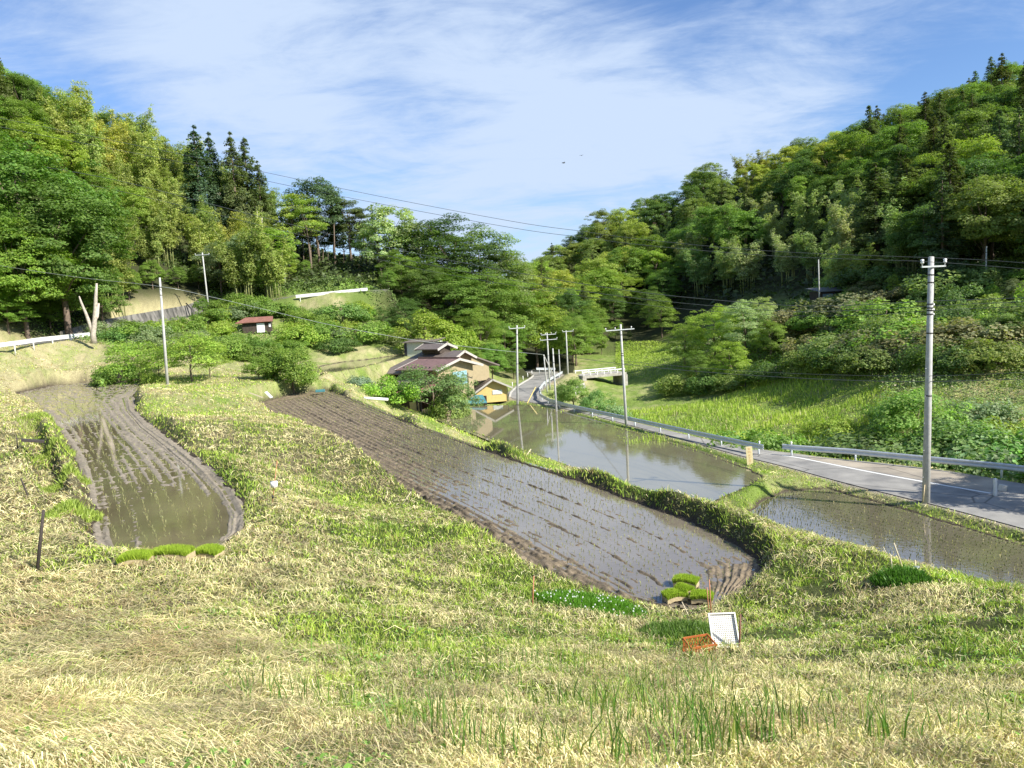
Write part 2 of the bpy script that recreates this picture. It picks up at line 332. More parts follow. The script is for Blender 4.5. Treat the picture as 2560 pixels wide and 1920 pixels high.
# ------------------------------------------------------------------ ground colour
BLOBS = [(480, 1000, 38, .0), (530, 1080, 38, .0), (545, 1140, 34, .1), (400, 945, 36, .1), (320, 900, 30, .15), (620, 965, 36, .15), (700, 1020, 34, .1), (790, 1075, 38, .05), (880, 1130, 40, .05), (960, 1170, 42, .05), (1040, 1215, 45, .05), (1100, 1260, 45, .05), (1180, 1300, 50, .0), (620, 1060, 45, .75), (700, 1130, 50, .65), (800, 1190, 45, .55), (930, 1250, 60, .6), (560, 930, 45, .7), (440, 860, 40, .25), (1250, 1420, 90, .75), (1500, 1380, 60, .3), (1560, 1290, 60, .35), (1850, 1250, 60, .3), (2000, 1300, 70, .1), (2050, 1500, 120, .7), (1850, 1560, 120, .75), (150, 1350, 100, .95), (300, 1280, 60, .75), (140, 1250, 50, .3), (60, 1020, 60, .85), (200, 1200, 40, .3),
         (200, 1450, 380, .9), (0, 1150, 180, .8), (450, 1300, 200, .62), (900, 1250, 160, .2), (1000, 1450, 220, .58), (1280, 1330, 90, .0), (1300, 1550, 300, .45), (1700, 1500, 200, .62), (1900, 1330, 180, .45),
         (2100, 1400, 160, .3), (2100, 1620, 200, .62), (1650, 1240, 60, .65), (480, 890, 110, .55), (600, 980, 90, .72), (520, 1050, 60, .3), (760, 1080, 90, .5), (820, 1180, 80, .12), (650, 1180, 90, .45), (1000, 945, 50, .25), (1200, 1000, 60, .12), (1400, 1075, 60, .12),
         (1550, 1140, 60, .5), (1700, 1180, 70, .3), (1800, 1220, 70, .5), (1560, 1060, 50, .12), (900, 910, 50, .4), (100, 780, 110, .88), (60, 950, 40, .7), (110, 940, 40, .1), (330, 650, 90, 1.1), (260, 660, 60, 1.1), (400, 640, 50, .8), (760, 830, 60, .6), (800, 745, 70, .55), (1230, 830, 40, .85),
         (1700, 1010, 50, .5), (1900, 1060, 60, .4), (2100, 1130, 60, .4), (1400, 860, 150, .05), (1700, 900, 150, .05), (1250, 950, 40, .5), (1420, 960, 40, .6), (600, 820, 90, .4)]
def strawness(x, y, z):
    px, py, dd = proj(np.stack([x, y, z], -1))
    a = np.full(x.shape, .45*.02); t = np.full(x.shape, .02)
    for bx, by, br, s in BLOBS:
        g = np.exp(-((px-bx)**2+(py-by)**2)/(br*br)); a += g*s; t += g
    s = a/t
    s = s
    n = fbm(x, y, .55, 3, 40)*.6 + fbm(x, y, 1.9, 3, 44)*.4
    return np.clip(s + (n-.5)*2.2, 0, 1), px, py
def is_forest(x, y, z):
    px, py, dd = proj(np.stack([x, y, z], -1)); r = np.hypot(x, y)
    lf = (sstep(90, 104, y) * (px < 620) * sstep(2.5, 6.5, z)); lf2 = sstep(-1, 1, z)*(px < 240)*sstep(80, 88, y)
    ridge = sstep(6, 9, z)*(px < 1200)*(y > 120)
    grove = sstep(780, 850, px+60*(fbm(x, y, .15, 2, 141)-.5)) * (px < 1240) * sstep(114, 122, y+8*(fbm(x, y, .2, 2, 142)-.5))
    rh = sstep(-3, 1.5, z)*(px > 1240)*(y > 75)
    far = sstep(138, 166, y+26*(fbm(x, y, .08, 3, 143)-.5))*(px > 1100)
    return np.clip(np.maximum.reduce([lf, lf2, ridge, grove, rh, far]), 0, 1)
STRAW = np.array([.45, .40, .22]); GREEN = np.array([.19, .27, .055]); SOIL = np.array([.13, .10, .065])
def ground_col(x, y, z, dmin, dr, forest):
    s, px, py = strawness(x, y, z)
    c = STRAW*s[..., None]*.85 + GREEN*.9*(1-s[..., None])
    c = c*(.75+.5*fbm(x, y, 4, 3, 60))[..., None]
    weed = (px > 1400)*(y > 66)*(y < 130)*sstep(-9.5, -7.5, z)
    c = c*(1-weed[..., None]) + np.array([.15, .19, .06])*weed[..., None]
    lw = ((px > 210) & (px < 900) & (y > 70) & (z > -4.0) & ~((px < 455) & (y > 98)))*1.0
    lw = lw*np.clip(sstep(.35, .6, fbm(x, y, .12, 3, 77)), 0, 1)
    c = c*(1-lw[..., None]) + np.array([.12, .17, .04])*lw[..., None]
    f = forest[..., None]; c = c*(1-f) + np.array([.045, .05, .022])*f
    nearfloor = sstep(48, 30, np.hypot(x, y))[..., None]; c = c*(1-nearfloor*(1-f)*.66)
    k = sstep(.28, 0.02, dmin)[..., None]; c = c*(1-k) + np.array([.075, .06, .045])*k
    k = sstep(.5, 0.0, dr)[..., None]; c = c*(1-k) + np.array([.33, .29, .24])*k
    return c
# terrain sheet: a fan of rings, dense where it is near
AP = np.array([0., -6.])
rr = np.concatenate([np.linspace(0.5, 7.2, 14)[:-1], np.geomspace(7.2, 160, 560), np.geomspace(160, 1400, 90)[1:]])
th = np.concatenate([np.linspace(-180, -46, 50)[:-1], np.linspace(-46, 46, 1000), np.linspace(46, 180, 50)[1:-1]])
TH, RR = np.meshgrid(np.radians(th), rr)
X = AP[0]+RR*np.sin(TH); Y = AP[1]+RR*np.cos(TH)
hz, dmin, dr, dl = height(X, Y, True)
FOR = is_forest(X, Y, hz)
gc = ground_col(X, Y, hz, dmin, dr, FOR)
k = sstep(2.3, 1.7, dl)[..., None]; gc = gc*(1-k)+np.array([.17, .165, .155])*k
nr, nc_ = X.shape
idx = np.arange(nr*nc_).reshape(nr, nc_)
a = idx[:-1]; b = idx[1:]
Fq = np.stack([a, np.roll(a, -1, 1), np.roll(b, -1, 1), b], -1).reshape(-1, 4)
Vt = np.stack([X, Y, hz], -1).reshape(-1, 3); Ct = gc.reshape(-1, 3)
mg, ntg, bgp = mat('ground_earth'); setp(bgp, Roughness=.95); bgp.inputs['Specular IOR Level'].default_value = .15
at = N(ntg, 'ShaderNodeAttribute'); at.attribute_name = 'Col'
tc = N(ntg, 'ShaderNodeTexCoord'); nz = N(ntg, 'ShaderNodeTexNoise'); nz.inputs['Scale'].default_value = 9; nz.inputs['Detail'].default_value = 10; nz.inputs['Roughness'].default_value = .7
ntg.links.new(tc.outputs['Object'], nz.inputs[0])
mrg = N(ntg, 'ShaderNodeMapRange'); ntg.links.new(nz.outputs[0], mrg.inputs[0]); mrg.inputs[1].default_value = .3; mrg.inputs[2].default_value = .7; mrg.inputs[3].default_value = .55; mrg.inputs[4].default_value = 1.4
mxg = N(ntg, 'ShaderNodeMix', data_type='RGBA', blend_type='MULTIPLY'); mxg.inputs[0].default_value = 1
ntg.links.new(at.outputs['Color'], mxg.inputs[6]); ntg.links.new(mrg.outputs[0], mxg.inputs[7]); ntg.links.new(mxg.outputs[2], bgp.inputs['Base Color'])
bpg = N(ntg, 'ShaderNodeBump'); bpg.inputs['Strength'].default_value = .8; bpg.inputs['Distance'].default_value = .12; ntg.links.new(nz.outputs[0], bpg.inputs['Height']); ntg.links.new(bpg.outputs[0], bgp.inputs['Normal'])
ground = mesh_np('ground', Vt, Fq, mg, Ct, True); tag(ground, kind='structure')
# ------------------------------------------------------------------ roads
def asphalt(name, c):
    m, nt, b = mat(name); setp(b, Roughness=.85)
    tc = N(nt, 'ShaderNodeTexCoord'); n = N(nt, 'ShaderNodeTexNoise'); n.inputs['Scale'].default_value = .7; n.inputs['Detail'].default_value = 8
    n2 = N(nt, 'ShaderNodeTexNoise'); n2.inputs['Scale'].default_value = 60; n2.inputs['Detail'].default_value = 3
    for q in (n, n2): nt.links.new(tc.outputs['Object'], q.inputs[0])
    r = N(nt, 'ShaderNodeValToRGB'); e = r.color_ramp.elements; e[0].position = .35; e[1].position = .68
    e[0].color = (c[0]*.72, c[1]*.71, c[2]*.69, 1); e[1].color = (c[0]*1.18, c[1]*1.15, c[2]*1.08, 1); nt.links.new(n.outputs[0], r.inputs[0])
    mx = N(nt, 'ShaderNodeMix', data_type='RGBA', blend_type='MULTIPLY'); mx.inputs[0].default_value = .5; nt.links.new(r.outputs[0], mx.inputs[6]); nt.links.new(n2.outputs[0], mx.inputs[7])
    v = N(nt, 'ShaderNodeTexVoronoi', feature='DISTANCE_TO_EDGE'); v.inputs['Scale'].default_value = .16; nt.links.new(tc.outputs['Object'], v.inputs[0])
    cr = N(nt, 'ShaderNodeMapRange'); nt.links.new(v.outputs[0], cr.inputs[0]); cr.inputs[1].default_value = 0; cr.inputs[2].default_value = .010; cr.inputs[3].default_value = .35; cr.inputs[4].default_value = 1
    m2 = N(nt, 'ShaderNodeMix', data_type='RGBA', blend_type='MULTIPLY'); m2.inputs[0].default_value = 1; nt.links.new(mx.outputs[2], m2.inputs[6]); nt.links.new(cr.outputs[0], m2.inputs[7])
    nt.links.new(m2.outputs[2], b.inputs['Base Color']); return m
def resample(P, n):
    P = np.asarray(P, float); s = np.r_[0, np.cumsum(np.linalg.norm(np.diff(P, axis=0), axis=1))]
    t = np.linspace(0, s[-1], n); return np.stack([np.interp(t, s, P[:, k]) for k in range(P.shape[1])], -1)
def strip(name, A, B, z, m, nu=6, kind='structure'):
    nv = len(A); g = np.array([[list(A[j]*(1-u)+B[j]*u)+[z] for u in np.linspace(0, 1, nu)] for j in range(nv)])
    i = np.arange(nv*nu).reshape(nv, nu); f = np.stack([i[:-1, :-1], i[:-1, 1:], i[1:, 1:], i[1:, :-1]], -1).reshape(-1, 4)
    o = mesh_np(name, g.reshape(-1, 3), f, m); tag(o, kind=kind); return o
def smooth_pts(P, it=2):
    P = np.asarray(P, float)
    for _ in range(it):
        Q = [P[0]]
        for a, b in zip(P[:-1], P[1:]): Q += [a*.75+b*.25, a*.25+b*.75]
        Q.append(P[-1]); P = np.array(Q)
    return P
M_ASPH = asphalt('road_asphalt', (.36, .355, .345))
rn = resample(smooth_pts(RD_N), 90); rf = resample(smooth_pts(RD_F), 90)
strip('road', rn, rf, ZROAD+.01, M_ASPH)
M_LINE = plain('road_paint', (.72, .72, .69), .6, .12, 12)
wl = smooth_pts(line([(1690, 984), (1720, 988), (1800, 1004), (1900, 1024), (2000, 1042), (2140, 1066)], ZROAD)); wl = resample(wl, 40)
tn = np.gradient(wl, axis=0); tn /= np.linalg.norm(tn, axis=1)[:, None]; nn = np.stack([-tn[:, 1], tn[:, 0]], -1)
o = strip('road_line', wl-nn*.10, wl+nn*.10, ZROAD+.016, M_LINE, 2)
M_KERB = plain('kerb_concrete', (.50, .48, .43), .85, .15, 4)
kb = MB(); ks = [tuple(PZ(a, b, ZROAD)) for a, b in [(1690, 975), (1760, 985), (1850, 996), (1950, 1006), (2060, 1020)]]
kl = smooth_pts(line([(1101, 858), (1104, 846), (1126, 829), (1146, 818), (1153, 811)], ZROAD), 1)
for a, b in zip(kl[:-1], kl[1:]):
    d = Vector((b[0]-a[0], b[1]-a[1], 0)); kb.box(((a[0]+b[0])/2, (a[1]+b[1])/2, ZROAD+.05), (d.length, .22, .12), Matrix.Rotation(math.atan2(d.y, d.x), 3, 'Z'))
tag(kb.build('kerb', M_KERB), kind='structure')
# ------------------------------------------------------------------ paddies: mud beds and water
def pgrid(L, Rr, nu, nv, ext=.0):
    A = resample(L, nv); B = resample(Rr, nv); u = np.linspace(-ext, 1+ext, nu)
    g = A[:, None]*(1-u)[None, :, None]+B[:, None]*u[None, :, None]
    return g, u, np.linspace(0, 1, nv)
def gridmesh(name, g, z, m, col=None):
    nv, nu = g.shape[:2]; i = np.arange(nv*nu).reshape(nv, nu); f = np.stack([i[:-1, :-1], i[:-1, 1:], i[1:, 1:], i[1:, :-1]], -1).reshape(-1, 4)
    return mesh_np(name, np.concatenate([g, z[..., None]], -1).reshape(-1, 3), f, m, None if col is None else col.reshape(-1, 3), True)
def mud_mat(name):
    m, nt, b = mat(name); a = N(nt, 'ShaderNodeAttribute'); a.attribute_name = 'Col'
    tc = N(nt, 'ShaderNodeTexCoord'); n = N(nt, 'ShaderNodeTexNoise'); n.inputs['Scale'].default_value = 14; n.inputs['Detail'].default_value = 8; nt.links.new(tc.outputs['Object'], n.inputs[0])
    mr = N(nt, 'ShaderNodeMapRange'); nt.links.new(n.outputs[0], mr.inputs[0]); mr.inputs[1].default_value = .3; mr.inputs[2].default_value = .7; mr.inputs[3].default_value = .7; mr.inputs[4].default_value = 1.25
    mx = N(nt, 'ShaderNodeMix', data_type='RGBA', blend_type='MULTIPLY'); mx.inputs[0].default_value = 1; nt.links.new(a.outputs['Color'], mx.inputs[6]); nt.links.new(mr.outputs[0], mx.inputs[7]); nt.links.new(mx.outputs[2], b.inputs['Base Color'])
    setp(b, Roughness=.72); b.inputs['Specular IOR Level'].default_value = .3; bp = N(nt, 'ShaderNodeBump'); bp.inputs['Strength'].default_value = .5; bp.inputs['Distance'].default_value = .03; nt.links.new(n.outputs[0], bp.inputs['Height']); nt.links.new(bp.outputs[0], b.inputs['Normal'])
    return m
M_MUD = mud_mat('paddy_mud')
def water_mat(name, c1, c2, rough, bump, bscale, stretch=1, rot=0, ior=1.9, spec=.95):
    m, nt, b = mat(name); setp(b, Roughness=rough, IOR=ior); b.inputs['Specular IOR Level'].default_value = spec
    tc = N(nt, 'ShaderNodeTexCoord'); n = N(nt, 'ShaderNodeTexNoise'); n.inputs['Scale'].default_value = .6; n.inputs['Detail'].default_value = 7; nt.links.new(tc.outputs['Object'], n.inputs[0])
    r = N(nt, 'ShaderNodeValToRGB'); e = r.color_ramp.elements; e[0].position = .35; e[1].position = .65; e[0].color = (*c1, 1); e[1].color = (*c2, 1)
    nt.links.new(n.outputs[0], r.inputs[0]); nt.links.new(r.outputs[0], b.inputs['Base Color'])
    mp = N(nt, 'ShaderNodeMapping'); mp.inputs['Rotation'].default_value = (0, 0, rot); mp.inputs['Scale'].default_value = (1, stretch, 1); nt.links.new(tc.outputs['Object'], mp.inputs[0])
    n2 = N(nt, 'ShaderNodeTexNoise'); n2.inputs['Scale'].default_value = bscale; n2.inputs['Detail'].default_value = 4; nt.links.new(mp.outputs[0], n2.inputs[0])
    bp = N(nt, 'ShaderNodeBump'); bp.inputs['Strength'].default_value = bump; bp.inputs['Distance'].default_value = .01; nt.links.new(n2.outputs[0], bp.inputs['Height']); nt.links.new(bp.outputs[0], b.inputs['Normal'])
    return m
MUDC = np.array([.19, .15, .10])
def field_px(g, z): return proj(np.stack([g[..., 0], g[..., 1], np.full(g.shape[:2], z)], -1))[:2]
# middle paddy
g, u, v = pgrid(MID_L, MID_R, 260, 900, .04); px, py = field_px(g, ZM); Wd = 7.5
U, Vv = np.meshgrid(u, v); x, y = g[..., 0], g[..., 1]
rowp = U*Wd/.36 + (fbm(x, y, .25, 2, 81)-.5)*.8
row = .5+.5*np.cos(2*np.pi*rowp)
brk = fbm(x, y*1.0, 3.2, 3, 82)
track = np.exp(-((U-.08-.03*np.sin(Vv*9))/.018)**2)+np.exp(-((U-.16)/.014)**2)+.8*np.exp(-((U-.27)/.012)**2)+.9*np.exp(-((U-.42)/.016)**2)+.8*np.exp(-((U-.60-.02*np.sin(Vv*7))/.012)**2)+.9*np.exp(-((U-.73)/.010)**2)+.4*np.exp(-((U-.35)/.01)**2)
wet = sstep(.47, .76, Vv+.35*(U-.5)*sstep(.3, .6, Vv)+.12*(fbm(x, y, .5, 3, 83)-.5))          # 0 = drained far part, 1 = flooded near part
wet = np.maximum(wet*sstep(.10, .30, U+.05*(fbm(x, y, .8, 2, 84)-.5)), .55*sstep(.90, .97, U))
zmud = ZM - .004 + .030*(1-wet) - .027*wet + (.030+.03*np.exp(-((wet-.45)/.3)**2))*(row-.5)*(1-.35*wet) + .022*(brk-.5) + .085*track*np.clip(brk*2.6-.8, 0, 1)*(1-.3*wet)
zmud -= .05*track*np.clip(1.2-brk*2.2, 0, 1)*(1-wet)
heap = np.exp(-((px-1600)/60)**2-((py-1255)/45)**2)*.09*fbm(x, y, 3, 3, 85)*2+np.exp(-((U-.03)/.03)**2)*.05*sstep(.45, .7, Vv)
zmud += heap; stk = fbm(np.floor(rowp)*7.7+.3*rowp, Vv*22, 1, 3, 90); zmud += .050*np.clip(row-.35, 0, 1)*sstep(.46, .62, stk)*(.35+.65*sstep(1.25, .55, Vv+.3*U)); zmud += .05*sstep(.60, .74, fbm(x, y, 4.5, 3, 87))*(1-.45*wet)*(1-.5*U) - .02*sstep(.62, .75, fbm(x, y, 5.5, 2, 88))
mc = MUDC[None, None]*(.78+.5*fbm(x, y, 2.2, 4, 86))[..., None]*(.82+.28*(1-row))[..., None]
mc = mc*(1-.5*np.clip(track, 0, 1)*np.clip(brk*1.6-.3, 0, 1))[..., None]
mc = mc*(.78+.44*fbm(x, y, 7, 3, 89))[..., None]
o = gridmesh('paddy_mud', g, zmud, M_MUD, mc); tag(o, 'ridged brown mud bed of the middle rice paddy', 'paddy mud', kind='structure')
def water(name, L, Rr, z, m, ext=.05):
    g, u, v = pgrid(L, Rr, 24, 90, ext); o = gridmesh(name, g, np.full(g.shape[:2], z), m); tag(o, kind='structure'); return o
water('water', MID_L, MID_R, ZM, water_mat('paddy_water_thin', (.165, .140, .105), (.20, .172, .135), .07, .22, 5, ior=1.6, spec=.85))
# left paddy
g, u, v = pgrid(LEFT_L, LEFT_R, 260, 800, .04); px, py = field_px(g, ZL); U, Vv = np.meshgrid(u, v); x, y = g[..., 0], g[..., 1]
brk = fbm(x, y, 2.4, 3, 92)
band = fbm(U*6.5+.4*np.sin(Vv*8), Vv*3.0, 1.0, 3, 93)
rt = sstep(.66, .86, U+.1*(fbm(x, y, .6, 3, 90)-.5))*sstep(.25, .35, Vv)
far = sstep(.30, .42, Vv)
pool = np.exp(-((px-330)/120)**2-((py-1120)/75)**2)+np.exp(-((px-420)/60)**2-((py-1150)/60)**2)+.8*np.exp(-((px-235)/26)**2-((py-960)/40)**2)+.6*np.exp(-((px-470)/25)**2-((py-1110)/50)**2)
zmud = ZL-.012+far*(.10*(band-.44))+.016*np.cos(2*np.pi*(U*11+.5*np.sin(Vv*7)))*far*fbm(U*30, Vv*12, 1, 2, 98)*2+.035*sstep(.58, .74, fbm(x, y, 5, 3, 99))+.035*rt+.022*(brk-.5)-.07*pool
zmud -= .05*np.exp(-((U-.86-.01*np.sin(Vv*14))/.008)**2)*sstep(.35, .4, Vv)+.05*np.exp(-((U-.22-.05*np.sin(Vv*11))/.012)**2)*sstep(.4, .5, Vv)*sstep(.8, .7, Vv)
zmud += .04*sstep(.10, .03, U)*far+.03*np.exp(-((U-.92)/.012)**2)*far
mc = (np.array([.27, .232, .175])[None, None]*(.55+.45*fbm(x, y, 2.2, 4, 96)+.35*fbm(x, y, 9, 3, 97))[..., None])
mc = mc*(1-.3*np.clip(pool, 0, 1))[..., None]
o = gridmesh('paddy_mud', g, zmud, M_MUD, mc); tag(o, 'grey mud bed of the left curving rice paddy', 'paddy mud', kind='structure')
water('water', LEFT_L, LEFT_R, ZL, water_mat('paddy_water_clear', (.13, .11, .062), (.185, .155, .092), .05, .12, 4, ior=1.45, spec=.6))
water('water', C_L, C_R, ZC, water_mat('paddy_water_still', (.16, .145, .09), (.18, .163, .105), .035, .10, 3, ior=2.3, spec=1.0))
M_WR = water_mat('paddy_water_rippled', (.135, .118, .08), (.16, .14, .10), .05, .25, 4, ior=2.3, spec=1.0)
water('water', R_L, R_R, ZR, M_WR)
water('water', T_L, T_R, -5.2, M_WR)
# low mud ridges just breaking the surface of the two lower paddies
for (L_, R_, lv, amp, wdt, sd_) in ((R_L, R_R, ZR, .022, 12, 101), (C_L, C_R, ZC, .006, 14, 105)):
    g, u, v = pgrid(L_, R_, 300, 420, .02); U, Vv = np.meshgrid(u, v); x, y = g[..., 0], g[..., 1]
    row = np.cos(2*np.pi*(U*wdt/.9+.3*fbm(x, y, .3, 2, sd_)))
    zmud = lv-.050+amp*row*1.5+.028*(fbm(x, y, 2.5, 3, sd_+1)-.5)*2
    if lv == ZC: zmud = lv-.05+.05*sstep(.55, 1, Vv)*(fbm(x, y, 2.5, 3, sd_+1)-.35)
    mc = np.array([.10, .085, .06])[None, None]*np.ones(g.shape[:2])[..., None]
    o = gridmesh('paddy_mud', g, zmud, M_MUD, mc); tag(o, 'low mud rows of the %s rice paddy by the road' % ('right' if lv == ZR else 'far'), 'paddy mud', kind='structure')
# ------------------------------------------------------------------ ribbons: grass, straw, seedlings
def ribbons(name, P, wd, col, m, wdir=None, taper=(1, .8, .12)):
    """P: N x K x 3 spines"""
    n, K = P.shape[:2]; d = P[:, -1]-P[:, 0]
    if wdir is None:
        a = rng.uniform(0, 2*np.pi, n); wdir = np.stack([np.cos(a), np.sin(a), rng.normal(0, .25, n)], -1)
    sd_ = np.cross(d, wdir); sd_ = np.cross(sd_, d); sd_ /= (np.linalg.norm(sd_, axis=1)[:, None]+1e-9)
    tp = np.interp(np.linspace(0, 1, K), np.linspace(0, 1, len(taper)), taper)
    off = sd_[:, None, :]*(wd[:, None]*tp[None, :]*.5)[..., None]
    V = np.stack([P-off, P+off], 2).reshape(-1, 3)
    b = (np.arange(n)*K*2)[:, None]; q = np.arange(K-1)*2
    Fq = np.stack([b+q, b+q+1, b+q+3, b+q+2], -1).reshape(-1, 4)
    C = np.repeat(col, K*2, 0)
    return mesh_np(name, V, Fq, m, C)
def scatter(n, D0, D1, half=38):
    D = np.exp(rng.uniform(math.log(D0), math.log(D1), n)); a = np.radians(rng.uniform(-half, half, n))
    return D*np.tan(a), D
def keep_ground(x, y):
    z, dm, dr, dl = height(x, y, True); return z, dm, dr, dl
NG = 430000
x, y = scatter(NG, 3.6, 90); z, dm, dr, dl = keep_ground(x, y)
s, px, py = strawness(x, y, z); r = np.hypot(x, y)
forest = is_forest(x, y, z)
okg = (dm > .02) & (dr > .25) & (px > -160) & (px < 2370) & (py < 1850) & (forest < .4) & (dl > 2.2)
bare = lambda x, y, px, py: .88*sstep(.60, .70, fbm(x, y, 1.25, 3, 160))*sstep(1250, 1600, px)*sstep(1180, 1280, py)
gprob = np.clip(1.15-s*1.05, .06, 1); ok = okg & (rng.random(NG) < (1-bare(x, y, px, py))*gprob*np.where(r < 9, .75, 1))
def grass_set(name, x, y, z, r, s, label):
    n = len(x); hgt = rng.uniform(.035, .105, n)*(1+.9*sstep(.5, .65, fbm(x, y, .9, 3, 50))*(1-.5*s))*np.clip(r/18, .8, 1.25)
    lean = rng.normal(0, .45, (n, 2)); base = np.stack([x, y, z-.01], -1)
    mid = base+np.stack([lean[:, 0]*hgt*.35, lean[:, 1]*hgt*.35, hgt*.6], -1); tip = base+np.stack([lean[:, 0]*hgt*1.1, lean[:, 1]*hgt*1.1, hgt], -1)
    wd = np.maximum(.005, r*.0009)*rng.uniform(.7, 1.4, n)
    t = fbm(x, y, .8, 3, 55)[:, None]
    c = np.array([.42, .52, .08])*t*1.5+np.array([.13, .25, .035])*(1-t)
    c = c*rng.uniform(.6, 1.35, (n, 1)); yl = rng.random((n, 1)) < .18+.35*s[:, None]
    c = np.where(yl, np.array([.50, .45, .17])*rng.uniform(.7, 1.2, (n, 1)), c)
    o = ribbons(name, np.stack([base, mid, tip], 1), wd, c, M_GRASS); tag(o, label, 'grass', kind='stuff')
grass_set('grass', x[ok], y[ok], z[ok], r[ok], s[ok], 'fresh green grass growing on the slope and the paddy banks')
# cut straw lying on the ground
NS = 430000
x, y = scatter(NS, 3.6, 78); z, dm, dr, dl = keep_ground(x, y); s, px, py = strawness(x, y, z); r = np.hypot(x, y); forest = is_forest(x, y, z)
ok = (dm > .06) & (dr > .3) & (px > -160) & (px < 2370) & (py < 1850) & (forest < .3) & (rng.random(NS) < (1-bare(x, y, px, py))*np.clip(s*1.25-.12, .03, 1)*np.where(np.hypot(x, y) < 14, .62+.5*(fbm(x, y, 2.4, 2, 74) > .5), 1)) & (dl > 2.2)
x, y, z, r, s, px, py = (q[ok] for q in (x, y, z, r, s, px, py)); n = len(x)
fl = (fbm(x, y, .28, 2, 70)-.5)*2.6+(fbm(x, y, 1.3, 2, 71)-.5)*2.0+.45
sw = np.exp(-((px-200)/420)**2-((py-1520)/260)**2); ang = fl + rng.normal(0, 1, n)*(.85-.5*sw)
ln = rng.uniform(.07, .22, n)*(1+.9*np.exp(-((px-250)/350)**2-((py-1480)/250)**2))*np.clip(r/16, .9, 1.25)*np.where(rng.random(n) < .08, 1.9, 1); dx, dy = np.cos(ang), np.sin(ang)*.9
cv_ = rng.normal(0, .16, n)*ln; lift = np.abs(rng.normal(0, .035, n))+.012
p0 = np.stack([x-dx*ln/2, y-dy*ln/2, z], -1); p1 = np.stack([x-dy*cv_, y+dx*cv_, z], -1); p2 = np.stack([x+dx*ln/2, y+dy*ln/2, z], -1)
hill = .06*np.clip(fbm(x, y, 1.1, 3, 72)*2-.7, 0, 1)
gz = (height(p0[:, 0], p0[:, 1]), height(p2[:, 0], p2[:, 1]))
up = rng.uniform(0, .05, n); bank = np.abs(gz[0]-gz[1]) > .42*ln
p0[:, 2] = gz[0]+.01+hill; p1[:, 2] = (gz[0]+gz[1])/2+lift+up+hill; p2[:, 2] = gz[1]+.012+hill+np.abs(rng.normal(0, .03, n))
wd = np.maximum(.0056, r*.00068)*rng.uniform(.7, 1.4, n)
c = np.array([.72, .62, .36])*rng.uniform(.42, 1.3, (n, 1)); br = rng.random((n, 1)); pt = fbm(x, y, 1.0, 3, 73)[:, None]; c = c*(.75+.6*sstep(.3, .62, pt)); c = np.where(br < .16, np.array([.44, .32, .17])*rng.uniform(.6, 1.1, (n, 1)), c); og = (np.exp(-((px-130)/260)**2-((py-1440)/170)**2)+.6*np.exp(-((px-1750)/260)**2-((py-1500)/160)**2))*sstep(.45, .65, fbm(x, y, .7, 3, 76)); og = og[:, None]*.8; c = c*(1-og)+np.array([.60, .42, .22])*rng.uniform(.5, 1.2, (n, 1))*og; c = np.where(br > .85, np.array([.50, .52, .20]), c)
kp = ~bank; n = int(kp.sum()); tag(ribbons('cut_straw', np.stack([p0, p1, p2], 1)[kp], wd[kp], c[kp], M_GRASS, np.stack([rng.normal(0, .6, n), rng.normal(0, .6, n), np.full(n, .05)], -1), (.6, 1, .4)), 'dry cut grass and straw lying in swaths over the slope', 'straw', kind='stuff')
# short clippings strewn every way
x, y = scatter(190000, 3.6, 26); z, dm, dr, dl = keep_ground(x, y); s, px, py = strawness(x, y, z)
ok = (dm > .05) & (px > -160) & (px < 2370) & (py < 1850) & (rng.random(len(x)) < (1-bare(x, y, px, py))*(.3+.6*s))
x, y, z, s = x[ok], y[ok], z[ok], s[ok]; n = len(x); r = np.hypot(x, y); a_ = rng.uniform(0, 6.28, n); L_ = rng.uniform(.02, .075, n); el_ = rng.normal(.25, .45, n)
c0 = np.stack([x, y, z+.012+.04*rng.random(n)], -1); dv = np.stack([np.cos(a_)*np.cos(el_), np.sin(a_)*np.cos(el_), np.sin(el_)], -1)*L_[:, None]
c = np.array([.66, .62, .36])*rng.uniform(.45, 1.3, (n, 1)); q_ = rng.random((n, 1)); c = np.where(q_ < .30, np.array([.34, .42, .09])*rng.uniform(.6, 1.3, (n, 1)), c); c = np.where(q_ > .88, np.array([.22, .15, .08]), c)
tag(ribbons('grass_clippings', np.stack([c0-dv, c0, c0+dv], 1), np.maximum(.006, r*.0008)*rng.uniform(.7, 1.6, n), c, M_GRASS, None, (.7, 1, .5)), 'short dry clippings strewn every way over the mown slope', 'clippings', kind='stuff')
# tall sharp blades in the foreground
x, y = scatter(6500, 4.2, 15); z, dm, dr, dl = keep_ground(x, y); s, px, py = strawness(x, y, z); cl = fbm(x, y, 1.2, 3, 75)
ok = (dm > .1) & (px > 500) & (cl+.16*np.exp(-((px-1250)/500)**2-((py-1500)/200)**2) > .585) & (py > 1330)
x, y, z = x[ok], y[ok], z[ok]; n = len(x); hg = rng.uniform(.18, .42, n); ln_ = rng.normal(0, .10, (n, 2))
base = np.stack([x, y, z], -1); tip = base+np.stack([ln_[:, 0]*hg*2, ln_[:, 1]*hg*2, hg], -1); mid = base*.5+tip*.5+np.stack([-ln_[:, 0]*hg*.4, -ln_[:, 1]*hg*.4, hg*.05], -1)
c = np.array([.10, .20, .035])*rng.uniform(.6, 1.7, (n, 1)); c = np.where(rng.random((n, 1)) < .25, np.array([.30, .34, .09]), c)
tag(ribbons('tall_grass', np.stack([base, mid, tip], 1), rng.uniform(.007, .012, n), c, M_GRASS, None, (1, .9, .1)), 'upright dark green iris-like blades standing out of the cut grass', 'grass', kind='stuff')
